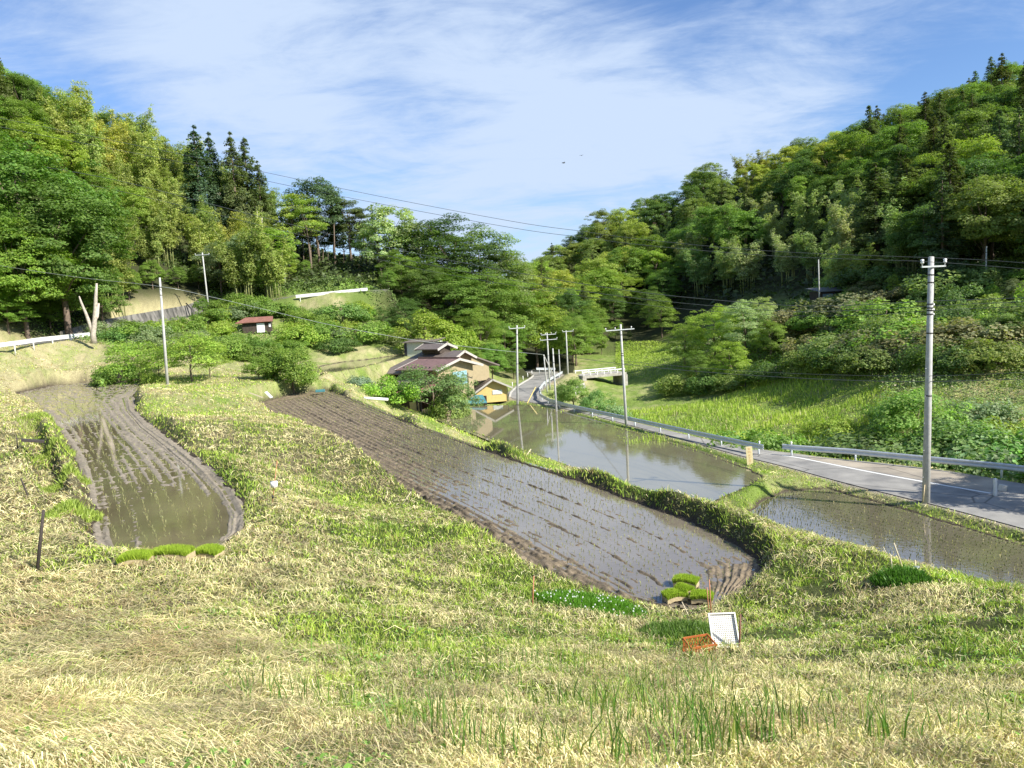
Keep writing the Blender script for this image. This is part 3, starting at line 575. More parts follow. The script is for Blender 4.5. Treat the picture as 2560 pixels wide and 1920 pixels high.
# broad leafed weeds low in the grass
x, y = scatter(26000, 4, 20); z, dm, dr, dl = keep_ground(x, y); s, px, py = strawness(x, y, z); ok = (dm > .1) & (py < 1850) & (fbm(x, y, .9, 3, 170) > .56) & (rng.random(len(x)) < 1.1-s)
x, y, z = x[ok], y[ok], z[ok]; n = len(x); nr_ = rng.normal(0, .45, (n, 3))+np.array([0, -.2, 1]); nr_ /= np.linalg.norm(nr_, axis=1)[:, None]; t_ = np.cross(nr_, rng.normal(0, 1, (n, 3))); t_ /= np.linalg.norm(t_, axis=1)[:, None]; b_ = np.cross(nr_, t_)
sz = rng.uniform(.010, .032, (n, 1)); P = np.stack([x, y, z+rng.uniform(.03, .10, n)], -1); V = np.stack([P-t_*sz, P-b_*sz*.6, P+t_*sz, P+b_*sz*.6], 1).reshape(-1, 3)
tag(mesh_np('leafy_weeds', V, np.arange(len(V)).reshape(-1, 4), M_GRASS, np.repeat(np.array([.18, .34, .06])*rng.uniform(.5, 1.4, (n, 1)), 4, 0)), 'small broad leafed weeds growing low in the mown grass', 'weeds', kind='stuff')
# rice seedlings
def seedlings(name, L, Rr, lv, rows, step, hg, label, wob=.05, vr=(.02, .98), ur=(.03, .97), skip=.1, colr=(.30, .40, .08), r0=.0011, seed=0):
    nv = int(np.linalg.norm(np.diff(resample(L, 50), axis=0), axis=1).sum()/step); v = np.linspace(*vr, nv); u = np.linspace(*ur, rows)
    A = resample(L, 400); B = resample(Rr, 400); vi = v*399
    U, Vv = np.meshgrid(u, v); U = U+wob*(fbm(U*3, Vv*14, 1, 2, 200+seed)-.5)*.5 + rng.normal(0, .002, U.shape)
    a = np.stack([np.interp(Vv*399, np.arange(400), A[:, k]) for k in (0, 1)], -1); b = np.stack([np.interp(Vv*399, np.arange(400), B[:, k]) for k in (0, 1)], -1)
    p = (a*(1-U[..., None])+b*U[..., None]).reshape(-1, 2)+rng.normal(0, .03, (U.size, 2)); p = p[rng.random(len(p)) > skip]
    p = p[sdist(poly(L, Rr), p[:, 0], p[:, 1]) < -.15]
    m = 3; p = np.repeat(p, m, 0); n = len(p); r = np.hypot(p[:, 0], p[:, 1]); h = rng.uniform(.6, 1.2, n)*hg; ln_ = rng.normal(0, .35, (n, 2))
    base = np.stack([p[:, 0], p[:, 1], np.full(n, lv-.02)], -1); tip = base+np.stack([ln_[:, 0]*h, ln_[:, 1]*h, h+.02], -1); mid = base*.45+tip*.55-np.stack([ln_[:, 0]*h*.2, ln_[:, 1]*h*.2, -h*.05], -1)
    c = np.array(colr)*rng.uniform(.6, 1.3, (n, 1)); c = np.where(rng.random((n, 1)) < .25, np.array([.42, .38, .18]), c)
    tag(ribbons(name, np.stack([base, mid, tip], 1), np.maximum(.0045, r*r0)*rng.uniform(.7, 1.2, n), c, M_GRASS), label, 'rice seedlings', kind='stuff')
seedlings('rice_seedlings', MID_L, MID_R, ZM, 22, .2, .08, 'young rice seedlings in close rows across the muddy middle paddy', colr=(.26, .28, .09), r0=.0007, seed=1)
seedlings('rice_seedlings', LEFT_L, LEFT_R, ZL, 12, .16, .07, 'young rice seedlings in wavy rows across the left curving paddy', wob=.26, colr=(.36, .38, .17), r0=.00045, skip=.3, seed=5)
seedlings('rice_seedlings', R_L, R_R, ZR, 18, .16, .09, 'sparse rice seedlings in the flooded right paddy', colr=(.12, .14, .05), r0=.0008, seed=9, skip=.15)
# ------------------------------------------------------------------ trees
def cluster_leaves(cs, rs, n, leaf, seed, flat=.45, up=.8, out=.5, droop=.25, center=None, vary=.35):
    """n leaf faces spread through flattened sprays (centres cs, radii rs)"""
    g = np.random.default_rng(seed); k = len(cs); w = rs**2/np.sum(rs**2); ci = g.choice(k, n, p=w)
    d = g.normal(0, 1, (n, 3)); d /= np.linalg.norm(d, axis=1)[:, None]; rad = g.uniform(.25, 1, n)**.5
    p = d*rad[:, None]; p[:, 2] *= flat; rr_ = np.hypot(p[:, 0], p[:, 1]); p[:, 2] -= droop*rr_**2
    P = cs[ci]+p*rs[ci][:, None]
    o = cs[ci]-(center if center is not None else cs.mean(0)); o /= (np.linalg.norm(o, axis=1)[:, None]+1e-6)
    nrm = np.array([0, 0, up])+o*out+g.normal(0, .42, (n, 3))+d*.3; nrm /= np.linalg.norm(nrm, axis=1)[:, None]
    a = g.normal(0, 1, (n, 3)); t = np.cross(nrm, a); t /= np.linalg.norm(t, axis=1)[:, None]; b = np.cross(nrm, t)
    s = leaf*g.uniform(.6, 1.35, n)
    t *= s[:, None]*.5; b *= s[:, None]*.8*.5
    V = np.stack([P-t, P-b*.9+nrm*s[:, None]*.10, P+t, P+b*.9+nrm*s[:, None]*.06], 1).reshape(-1, 3)
    c = (1-vary/2+vary*g.random((k, 1)))[ci]*g.uniform(.75, 1.25, (n, 1))*np.ones((1, 3)); c[:, 0] *= .92+.22*g.random(n)
    return V, np.repeat(c, 4, 0)
def leaf_mesh(name, V, C):
    Fq = np.arange(len(V)).reshape(-1, 4); return mesh_np(name, V, Fq, M_LEAF, C, link=False)
def mesh_of(mb, name, m, smooth=True):
    me = bpy.data.meshes.new(name); me.from_pydata([tuple(q) for q in mb.v], [], mb.f); me.materials.append(m); me.polygons.foreach_set('use_smooth', [smooth]*len(me.polygons)); me.update(); return me
def limbs(H, cs, seed, r0=.22, fork=.35, k=9, m=M_BARK, lean=0.0):
    g = random.Random(seed); mb = MB(); tr = [(g.uniform(-.05, .05)*H*t+lean*t*H, g.uniform(-.04, .04)*H*t, H*.72*t) for t in (0, .2, .4, .6, .8, 1)]
    tr[0] = (0, 0, -.8); mb.tube(tr, [r0*1.25, r0, r0*.85, r0*.65, r0*.42, r0*.2], 7)
    idx_ = sorted(range(len(cs)), key=lambda i: g.random())[:k]
    for i in idx_:
        c = Vector(cs[i]); t = min(max((c.z/H-.18), fork), .9); j = t*4.99; a = Vector(tr[int(j)]).lerp(Vector(tr[min(int(j)+1, 5)]), j-int(j)); a.z = min(a.z, c.z*.9)
        mid = a.lerp(c, .5)+Vector((g.uniform(-.1, .1), g.uniform(-.1, .1), .06))*H*.3; mb.tube([a, mid, c], [r0*.34, r0*.2, r0*.06], 5)
    return mesh_of(mb, 'trunk', m)
def broad(seed, H, Rr, nc=70, nl=9000, leaf=.34, low=.22, flat=.42, sq=.42, top=1.0, rc=.30, m=M_BARK, r0=.22, k=9, up=.8):
    g = np.random.default_rng(seed); cz = H*(low+1)/2; hz_ = H*(1-low)/2
    d = g.normal(0, 1, (nc*3, 3)); d /= np.linalg.norm(d, axis=1)[:, None]; d = d[d[:, 2] > -.75][:nc]; nc = len(d)
    q = g.uniform(.5, 1.0, nc)**.6; lump = 1+.22*np.sin(3*np.arctan2(d[:, 1], d[:, 0])+seed)+.12*np.sin(5*np.arctan2(d[:, 1], d[:, 0])+2*seed)
    cs = np.stack([d[:, 0]*Rr*q*lump, d[:, 1]*Rr*q*lump, cz+d[:, 2]*hz_*q*.92*top], -1); rs = Rr*rc*g.uniform(.55, 1.3, nc)
    V, C = cluster_leaves(cs, rs, nl, leaf, seed, flat, up, .5, .3, np.array([0, 0, cz*.8])); return leaf_mesh('crown', V, C), limbs(H, cs, seed, r0, k=k, m=m)
def cedar(seed, H, Rr, nl=9000, leaf=.26, low=.10, bare=.0, sp=1.0, m=M_BARK):
    g = np.random.default_rng(seed); cs = []; rs = []; n = int(H*9*sp)
    for i in range(n):
        t = g.random()**.85; z = H*(low+(1-low)*t); rad = Rr*(1-t)**.72*g.uniform(.55, 1.08)+.12; a = g.uniform(0, 2*np.pi)
        for kf in (.45, .95):
            cs.append((rad*kf*math.cos(a), rad*kf*math.sin(a), z-rad*kf*.25)); rs.append(.21*Rr*(1-t*.8)*g.uniform(.7, 1.35)+.08)
    cs.append((0, 0, H*.985)); rs.append(.14)
    V, C = cluster_leaves(np.array(cs), np.array(rs), nl, leaf, seed, .75, .35, .8, .5, np.array([0, 0, H*.3]), .5)
    mb = MB(); mb.tube([(0, 0, -.8), (0, 0, H*.3), (.05, 0, H*.7), (0, 0, H*.98)], [.30, .22, .12, .03], 7)
    for i in range(0, len(cs)-1, 14): c = cs[i+1]; mb.tube([(0, 0, c[2]+.2), c], [.05, .02], 4)
    return leaf_mesh('crown', V, C), mesh_of(mb, 'trunk', m)
def bamboo(seed, H=11, Rr=2.6, nculm=10, nl=13000, leaf=.22):
    g = np.random.default_rng(seed); cs = []; rs = []; mb = MB()
    for i in range(nculm):
        a = g.uniform(0, 2*np.pi); b = g.uniform(0, 1)**.6*Rr*.55; x0, y0 = b*math.cos(a), b*math.sin(a); h = H*g.uniform(.72, 1.05); la = a+g.normal(0, .6); L = g.uniform(.10, .28)*h
        pt = [(x0+math.cos(la)*L*t**2.6, y0+math.sin(la)*L*t**2.6, h*(t-.07*t**5)) for t in (-.05, .25, .5, .7, .85, .95, 1)]; pt[0] = (x0, y0, -.6)
        mb.tube(pt, [.06, .06, .055, .045, .03, .02, .01], 5)
        for t in np.linspace(.38, 1, 13):
            for _ in range(2):
                cs.append((x0+math.cos(la)*L*t**2.6+g.normal(0, .35), y0+math.sin(la)*L*t**2.6+g.normal(0, .35), h*(t-.07*t**5)+g.normal(0, .2))); rs.append(g.uniform(.45, .95)*(1.15-.45*t))
    V, C = cluster_leaves(np.array(cs), np.array(rs), nl, leaf, seed, .65, .7, .35, .45, None, .6)
    return leaf_mesh('foliage', V, C), mesh_of(mb, 'culms', M_CULM)
def pine(seed, H=13, Rr=4, nl=9000, leaf=.19, low=.5, m=M_BARK):
    g = np.random.default_rng(seed); cs = []; rs = []
    for i in range(34):
        t = g.random(); z = H*(low+(1-low)*t); a = g.uniform(0, 6.28); rad = Rr*(1-.55*t)*g.uniform(.3, 1); cs.append((rad*math.cos(a), rad*math.sin(a), z)); rs.append(Rr*g.uniform(.18, .34))
    cs = np.array(cs); V, C = cluster_leaves(cs, np.array(rs), nl, leaf, seed, .32, 1.0, .2, .15, None, .5); return leaf_mesh('crown', V, C), limbs(H*1.3, cs, seed, .2, .5, 16, m)
def bush(seed, H=2.2, Rr=1.9, nl=5500, leaf=.16, nc=40, rc=.34, flat=.6):
    return broad(seed, H, Rr, nc, nl, leaf, -.05, flat, .5, 1, rc, M_BARK, .06, 7, .6)
KIND = {
 'broad': [broad(s_, 13, 4.6, 130, 19000, .25, rc=.24) for s_ in (1, 2, 3, 4)],
 'big': [broad(s_, 12, 4.6, 170, 32000, .20, .12, rc=.23, flat=.34) for s_ in (11, 12)],
 'spray': [broad(s_, 13, 5.0, 130, 24000, .20, .10, flat=.26, rc=.26, up=1.0) for s_ in (21, 22, 23)],
 'loose': [broad(s_, 11, 2.8, 60, 5200, .26, .2, flat=.6, rc=.30, r0=.14) for s_ in (31, 32)],
 'cedar': [cedar(s_, 17, 3.5, 15000) for s_ in (41, 42, 43)],
 'spire': [cedar(45, 20, 3.6, 13000, .26, .1, sp=.8)],
 'bamboo': [bamboo(s_) for s_ in (51, 52, 53)],
 'pine': [pine(s_) for s_ in (61, 62)],
 'bush': [bush(s_) for s_ in (71, 72, 73)],
 'weedy': [bush(s_, 1.6, 1.9, 4200, .15, 50, .26, .7) for s_ in (76, 77)],
 'small': [broad(s_, 4.2, 2.3, 60, 8000, .16, .12, rc=.30, r0=.09, flat=.5) for s_ in (81, 82)],
 'acacia': [broad(85, 4.4, 2.6, 46, 5200, .15, .25, rc=.34, r0=.08, flat=.25, up=1.1)],
}
NAMES = {'broad': ('broadleaf_tree', 'tree'), 'big': ('broadleaf_tree', 'tree'), 'spray': ('broadleaf_tree', 'tree'), 'loose': ('slender_tree', 'tree'), 'cedar': ('cedar_tree', 'tree'), 'spire': ('cedar_tree', 'tree'),
         'bamboo': ('bamboo_clump', 'bamboo'), 'pine': ('pine_tree', 'tree'), 'bush': ('bush', 'bush'), 'weedy': ('shrub', 'shrub'), 'small': ('small_tree', 'tree'), 'acacia': ('small_tree', 'tree')}
G_MID = (.195, .305, .058); G_DARK = (.122, .205, .048); G_LIME = (.30, .41, .07); G_YEL = (.36, .42, .09); G_OLIVE = (.235, .30, .075); G_BLUE = (.105, .17, .078); G_CED = (.135, .175, .06); G_PALE = (.39, .48, .21); G_GREY = (.235, .30, .14)
TREES = []
def plant(kind, pos, H, col, label, group=None, sx=1.0, bark=None, sink=.25, jit=.12):
    cr, tk = random.choice(KIND[kind]); nm, cat = NAMES[kind]
    h0 = max(v.co.z for v in cr.vertices) if 'h' not in cr else cr['h']; cr['h'] = h0
    s_ = H/h0; e = empty(nm, (pos[0], pos[1], pos[2]-sink), random.uniform(0, 6.28), label, cat, group); e.scale = (s_*sx, s_*sx, s_)
    o = bpy.data.objects.new(cr.name.split('.')[0], cr); COL.objects.link(o); o.parent = e
    f = random.uniform(1-jit, 1+jit); hsh = random.uniform(-jit, jit)*.6
    o.color = (col[0]*f*(1+hsh), col[1]*f, col[2]*f*(1-hsh), 1)
    t = bpy.data.objects.new('culms' if kind == 'bamboo' else 'trunk', tk); COL.objects.link(t); t.parent = e
    TREES.append((pos[0], pos[1], H, s_*sx*4)); return e
def tree(kind, px, top, D, col, label, sx=1.0, group=None, H=None, base=None, **k):
    """a tree on the ground at column px, depth D, its top at picture row top"""
    p = GP(px, D)
    if base is not None: p[2] = base
    if H is None: q = PD(px, top, D); H = q[2]-p[2]+.25
    q = p.copy(); return plant(kind, q, max(H, .8), col, label, group, sx, **k)
# --- left hillside, near: large dark broadleaf masses above the guardrail
LB = 'large %s broadleaf tree %s'
tree('big', 60, 285, 92, (0.157, 0.265, 0.049), 'large green broadleaf tree at the left edge, upper one of the dark mass', 1.0)
tree('big', 150, 380, 90, (0.144, 0.244, 0.049), 'large dark green tree with deep gaps left of the yellow bamboo', 1.0)
tree('big', -40, 400, 86, (0.162, 0.274, 0.049), 'large broadleaf tree half cut off by the left edge of the picture', 1.0)
tree('big', 60, 470, 85, (0.190, 0.323, 0.049), 'large sunny green tree whose foliage hangs over the left guardrail', .95)
tree('big', 150, 520, 92, (0.168, 0.284, 0.049), 'dark green tree directly left behind the bare white trunk', .85)
tree('big', -60, 560, 80, (0.208, 0.352, 0.056), 'bright green tree lowest at the left edge above the guardrail', .9)
tree('big', 225, 560, 98, (0.162, 0.274, 0.053), 'rounded green tree overhanging the tan slope above the retaining wall', .7)
tree('big', 20, 620, 83, (0.214, 0.361, 0.056), 'low bright green tree right behind the left guardrail', 1.1)
tree('big', 110, 640, 91, (0.179, 0.304, 0.056), 'low dark tree between the guardrail and the shaded roadside wall', 1.0)
for i, (px, top, D, c, t_) in enumerate([(280, 575, 108, G_MID, 'dark green undergrowth tree at the foot of the bamboo, leftmost'), (330, 560, 115, G_MID, 'bright leafy tree under the bamboo stems above the tan slope'), (385, 575, 119, G_MID, 'leafy tree under the bamboo stems, left of the pole with the crossarm'),
                            (430, 570, 122, G_MID, 'leafy tree right beside the top of the pole with the crossarm'), (480, 520, 122, G_GREY, 'grey green tree right of the pole with the crossarm'), (530, 500, 124, G_GREY, 'grey green tree below the pale trunk on the ridge'), (575, 560, 122, G_MID, 'round tree in front of the ridge grove, left of the small pole'),
                            (620, 545, 134, G_LIME, 'yellow green tree behind the small pole with short crossarms'), (660, 560, 137, G_MID, 'bright tree on the slope below the bare trunks'), (700, 585, 137, G_LIME, 'low yellow green tree right of the small pole below the bare trunks'), (745, 590, 139, G_DARK, 'dark low tree above the right end of the upper guardrail'), (590, 605, 122, G_MID, 'low green tree just above the left end of the upper guardrail')]):
    tree('big' if i < 6 else 'spray', px, top, D, c, t_, .95)
# --- cedars and ridge trees
for px, top, D, sx, t_ in [(440, 268, 140, 1.1, 'tall dark cedar, leftmost of the ridge group'), (470, 283, 143, 1.05, 'tall dark cedar, second from the left in the ridge group'), (520, 282, 141, 1.0, 'tall dark cedar in the middle of the ridge group'),
                           (548, 295, 144, 1.1, 'tall dark cedar, second from the right in the ridge group'), (575, 345, 142, 1.15, 'dark cedar on the right side of the ridge group, lowest of it'), (415, 330, 143, 1.0, 'shorter dark cedar on the left flank of the ridge group')]:
    tree('cedar', px, top, D, G_BLUE if px < 500 else G_CED, t_, sx, base=PX(px, 15.5, D)[2])
tree('pine', 640, 415, 141, G_YEL, 'yellow green pine right beside the cedar group', 1.2)
tree('pine', 672, 425, 139, (0.311, 0.410, 0.088), 'yellow green pine with flat shelves, right of its twin', 1.0)
tree('broad', 690, 382, 146, G_BLUE, 'tall grey green airy tree on the ridge right of the cedars', 1.0)
tree('pine', 725, 405, 148, G_CED, 'tall thin pine with a bare reddish trunk on the ridge', 1.1)
tree('pine', 760, 430, 147, G_CED, 'dark ridge tree with open crown over bare trunks', 1.15)
tree('pine', 790, 445, 147, G_CED, 'dark narrow ridge tree left of the pale green birch', 1.0)
tree('cedar', 812, 440, 150, G_BLUE, 'small dark conifer tip poking up left of the pale birch', .6)
tree('broad', 705, 470, 152, G_DARK, 'dark low tree behind the yellow green pines', .8)
tree('broad', 745, 480, 153, G_OLIVE, 'olive tree behind the reddish ridge trunk', .8)
tree('broad', 785, 475, 152, G_MID, 'green tree behind the right end of the ridge gap', .8)
tree('broad', 655, 470, 152, G_OLIVE, 'olive tree between the cedars and the ridge gap', .8)
tree('broad', 620, 450, 150, G_MID, 'green tree hugging the right side of the cedars', .7)
tree('loose', 850, 435, 138, G_PALE, 'pale green airy birch-like tree in front of the ridge trees', 1.3)
tree('loose', 825, 470, 136, G_PALE, 'pale green slim tree left of the tallest birch-like one', 1.2)
tree('loose', 880, 460, 138, G_GREY, 'grey green slim tree right of the birch-like one', 1.2)
# --- the big central grove
for px, top, D, sx, c, t_ in [(930, 475, 140, 1.15, G_MID, 'left high tree of the big central grove'), (985, 460, 140, 1.2, (.075, .14, .03), 'highest broad tree of the big central grove'), (1040, 490, 142, 1.15, G_MID, 'tree on the right shoulder of the big central grove'),
                              (1085, 535, 144, 1.0, G_GREY, 'tree ending the skyline of the grove on the right'), (870, 535, 130, 1.0, G_MID, 'left flank tree of the big grove above the small terrace'), (840, 580, 124, .95, G_MID, 'low left tree of the grove beside the end of the upper guardrail'),
                              (920, 560, 128, 1.1, G_DARK, 'dark middle tree of the grove behind the farmhouse'), (985, 575, 128, 1.1, G_MID, 'layered green tree of the grove straight above the farmhouse'), (1050, 580, 130, 1.15, G_MID, 'layered tree of the grove above the yellow shed'),
                              (1110, 600, 132, 1.1, G_MID, 'tree of the grove directly behind the first roadside pole'), (1160, 640, 134, 1.0, G_LIME, 'rightmost rounded tree of the central grove above the road bend'), (880, 640, 118, .9, G_DARK, 'low dark tree of the grove over the terrace edge'),
                              (1040, 660, 118, .9, G_MID, 'low tree of the grove right of the farmhouse ridge'), (1095, 690, 122, .9, G_MID, 'low tree of the grove beside the pole left of the road'), (830, 660, 116, .8, G_DARK, 'low dark tree hanging over the upper bend of the terrace')]:
    tree('spray', px, top, D, c, t_, sx)
tree('small', 925, 665, 106, G_LIME, 'bright yellow green tree standing behind the farmhouse roof', 1.1)
tree('small', 975, 690, 106, G_LIME, 'lime green tree right of the roof vent of the farmhouse', .9)
tree('big', 1020, 745, 104, G_MID, 'dark green thicket tree between the farmhouse and the yellow shed', .9)
tree('big', 1065, 740, 108, (0.196, 0.333, 0.066), 'leafy tree right above the roof of the yellow shed', .9)
tree('big', 1110, 760, 116, G_MID, 'leafy tree beside the inside of the road bend', .9)
# --- hillsides: many trees alike, told apart by kind and part of the hill
def hill(n, pxr, Dr, zmin, pick, rmin, name):
    """scatter over the ground where (px, D) fall in range; pick(px, py, D) -> kind, col, H, sx, label"""
    got = 0; tries = 0
    while got < n and tries < n*40:
        tries += 1; D = random.uniform(*Dr); px = random.uniform(*pxr); p = GP2(px, D)
        if p[2] < zmin: continue
        if any((p[0]-a)**2+(p[1]-b)**2 < (rmin*(.8+D/900))**2 for a, b, _, _ in TREES[-700:]): continue
        qx, qy, _ = proj(np.array(p)); r_ = pick(float(qx), float(qy), D)
        if r_ is None: continue
        kind, col, H, sx, label, grp = r_; o_ = plant(kind, p, H*random.uniform(.85, 1.15), col, label, grp, sx); o_['cell'] = label; got += 1
_gx = np.linspace(-330, 330, 320); _gy = np.linspace(40, 560, 260); _GX, _GY = np.meshgrid(_gx, _gy); _GH = height(_GX, _GY)
def hq(x, y):
    i = (x+330)/660*319; j = (y-40)/520*259; a = int(min(max(i, 0), 318)); b = int(min(max(j, 0), 258)); f = i-a; g_ = j-b
    return float((_GH[b, a]*(1-f)+_GH[b, a+1]*f)*(1-g_)+(_GH[b+1, a]*(1-f)+_GH[b+1, a+1]*f)*g_)
def GP2(px, D):
    z = 0.
    for _ in range(5): p = PX(px, z, D); z = hq(p[0], p[1])
    return [float(p[0]), float(p[1]), z]
BG = lambda t: (t, t)
KW = {'bamboo': 'bamboo clump', 'cedar': 'conifer', 'broad': 'tree'}
def pick_left(px, py, D):
    if px < 215 and py > 430: return None
    row = 'on the skyline' if py < sky_l(px)+75 else 'high up' if py < sky_l(px)+150 else 'halfway up' if py < sky_l(px)+240 else 'low'
    col_ = 'off the left edge' if px < 0 else 'far left' if px < 130 else 'left of the bamboo' if px < 240 else 'in the bamboo belt' if px < 330 else 'left of the cedars' if px < 430 else 'below the cedars' if px < 560 else 'near the ridge trunks'
    yel = (px > 250 and py > 330 and px < 560) or (abs(px-130-.55*(py-250)) < 60 and py < 420)
    if yel and random.random() < .85: kind, c, cw, H = 'bamboo', *random.choice([((.34, .40, .11), 'yellow green'), ((.40, .43, .12), 'golden'), ((.26, .34, .09), 'olive')]), 11.5
    elif random.random() < .22: kind, c, cw, H = 'bamboo', (.27, .34, .09), 'olive', 11
    elif random.random() < .12: kind, c, cw, H = 'cedar', G_CED, 'dark', 13
    else: kind, c, cw, H = 'broad', *random.choice([(G_MID, 'green'), (G_LIME, 'bright green'), (G_DARK, 'dark green')]), 10.5
    return kind, c, H, 1.0, '%s %s, %s, left hill %s' % (cw, KW[kind], row, col_), '%ss of the left hill' % KW[kind]
def sky_l(px): return np.interp(px, [-200, 0, 200, 400, 600], [120, 190, 290, 380, 500])
hill(125, (-120, 600), (98, 165), 3, pick_left, 4.6, 'l')
def sky_r(px): return np.interp(px, [1130, 1260, 1440, 1600, 1750, 1850, 2000, 2212, 2400], [620, 560, 500, 420, 400, 390, 300, 250, 200])
def pick_right(px, py, D):
    f = (py-sky_r(px))/(690-sky_r(px)); row = 'on the skyline' if f < .12 else 'near top' if f < .34 else 'halfway up' if f < .58 else 'low' if f < .82 else 'at the foot'
    col_ = 'in the valley gap' if px < 1260 else 'above the small bridge' if px < 1400 else 'above the bright terrace' if px < 1540 else 'left of slim slope pole' if px < 1700 else 'above slim slope pole' if px < 1840 else 'under the spire cedar' if px < 1960 else 'above the nearest pole' if px < 2090 else 'toward right edge' if px < 2212 else 'off the right edge'
    if 1430 < px < 1960 and 500 < py < 690 and random.random() < .65: kind, c, cw, H = 'bamboo', *random.choice([((.36, .42, .17), 'pale plumed'), ((.28, .37, .13), 'soft green'), ((.37, .40, .18), 'buff green')]), 10.5
    elif 1560 < px < 1760 and 370 < py < 480 and random.random() < .35: kind, c, cw, H = 'bamboo', (.32, .33, .07), 'golden', 11
    elif px > 1820 and py < 640 and random.random() < .42: kind, c, cw, H = 'cedar', *random.choice([(G_CED, 'dark olive'), ((.10, .125, .035), 'brownish'), (G_BLUE, 'blue green')]), 15
    elif px < 1300 and py > 560 and random.random() < .3: kind, c, cw, H = 'cedar', G_CED, 'dark olive', 13
    elif random.random() < .12: kind, c, cw, H = 'cedar', G_CED, 'dark olive', 13
    else: kind, c, cw, H = 'broad', *random.choice([(G_MID, 'green'), (G_LIME, 'bright green'), (G_DARK, 'dark green'), (G_MID, 'green'), (G_OLIVE, 'olive green'), (G_YEL, 'yellow green')] if px < 1850 else [(G_MID, 'green'), (G_DARK, 'dark green'), (G_LIME, 'bright green'), (G_OLIVE, 'olive green')]), 12
    return kind, c, H, 1.15, '%s %s, %s, right hill %s' % (cw, KW[kind], row, col_), '%ss of the right hill' % KW[kind]
hill(150, (1180, 2330), (205, 340), 2, pick_right, 8.6, 'r')
hill(125, (1220, 2350), (110, 205), 0.5, pick_right, 7.2, 'r')
hill(22, (1130, 1300), (150, 330), -9, pick_right, 7.5, 'v')
hill(30, (1930, 2330), (86, 114), -.8, pick_right, 5.2, 'q')
def pick_mid(px, py, D):
    if px > 1275 and D < 172: return None
    c, w_ = random.choice([(G_MID, 'green'), (G_LIME, 'bright green'), (G_DARK, 'dark green'), (G_OLIVE, 'olive')]); hv = 'left of' if px < 1290 else 'above' if px < 1370 else 'right of'
    return 'spray', c, 9.5, 1.0, '%s tree, valley floor %s small bridge' % (w_, hv), 'valley floor trees behind the bridge'
hill(26, (1180, 1500), (128, 215), -12, pick_mid, 6.0, 'm')
# distinct trees of the right side
tree('spire', 1895, 262, 172, G_BLUE, 'tall bare-topped spire cedar breaking the skyline of the right hill', 1.0, base=PX(1895, 20, 172)[2])
tree('cedar', 1895, 350, 118, (0.122, 0.166, 0.056), 'large brownish cedar in the middle of the right hill, left of a pair', 1.7)
tree('cedar', 1960, 340, 118, (0.115, 0.156, 0.056), 'large brownish cedar in the middle of the right hill, right of a pair', 1.7)
tree('cedar', 2015, 420, 116, G_CED, 'dark cedar standing right of the large brownish pair', 1.5)
tree('broad', 2090, 350, 128, G_LIME, 'big layered bright green tree in the dark right forest', 1.0)
tree('spray', 1650, 640, 112, G_PALE, 'pale green feathery tree at the left head of the weedy slope', .8)
tree('spray', 1570, 660, 118, G_LIME, 'sunny leafy tree over the left shoulder of the weedy slope', .8)
tree('spray', 1500, 690, 135, G_MID, 'rounded tree behind the bright green terrace field', .8)
tree('spray', 1430, 640, 160, G_MID, 'tree with a pale layered crown behind the bright green terrace', .9)
tree('spray', 1330, 690, 165, G_MID, 'tree standing left of the far bright green terrace', .9)
tree('spray', 1270, 690, 150, G_DARK, 'grey green tree behind the small bridge', .9)
tree('spray', 1225, 690, 140, G_MID, 'tree behind the roadside poles at the end of the road', .8)
tree('spray', 1235, 620, 170, G_LIME, 'bright rounded tree where the valley narrows', 1.0)
tree('big', 2190, 600, 84, (0.196, 0.235, 0.111), 'brown green vine covered tree at the right edge of the picture', .8)
tree('spray', 2090, 560, 98, G_MID, 'leafy tree around the dim pole on the right', .8)
tree('spray', 1930, 590, 102, G_LIME, 'bright small leafed tree left of the nearest pole top', .6)
tree('bamboo', 1850, 520, 112, (0.392, 0.470, 0.154), 'plumed bamboo clump above the dark shed', 1.0)
tree('bamboo', 1800, 520, 114, (0.392, 0.470, 0.176), 'plumed bamboo clump left above the dark shed', 1.0)
tree('bamboo', 1905, 530, 112, (0.376, 0.451, 0.154), 'plumed bamboo clump just left of the nearest pole top', 1.0)
for px, top, D, c, sx, t_ in [(1480, 690, 114, G_LIME, 1.0, 'leafy tree low in the group left of the weedy slope, leftmost'), (1545, 655, 110, G_LIME, 1.0, 'tall leafy tree of the group at the left of the weedy slope'), (1610, 645, 106, G_PALE, 1.0, 'pale layered tree of the group at the left of the weedy slope'), (1665, 690, 100, G_MID, 1.0, 'round tree at the right of the group left of the weedy slope'),
                         (1505, 755, 104, G_MID, 1.0, 'low spreading tree at the foot of the group left of the weedy slope'), (1580, 735, 98, G_LIME, 1.0, 'low sunny tree in front of the group left of the weedy slope'), (1720, 745, 92, G_OLIVE, .9, 'squat olive tree between the leafy group and the weedy slope'), (1640, 785, 90, G_MID, .9, 'low bushy tree above the shaded foot of the slope')]: tree('spray', px, top, D, c, t_, sx)
for i, (px, D) in enumerate([(1480, 102), (1545, 98), (1610, 93), (1675, 89), (1745, 84), (1815, 80), (1880, 76), (2060, 68), (2150, 65)]): tree('bush', px, 0, D, G_DARK if i % 2 else G_OLIVE, 'dark overhanging bush %s along the shaded foot of the slope' % ('one', 'two', 'three', 'four', 'five', 'six', 'seven', 'eight', 'nine')[i]+(', counted from the left'), 1.3, 'bushes at the shaded foot of the slope', H=3.0)
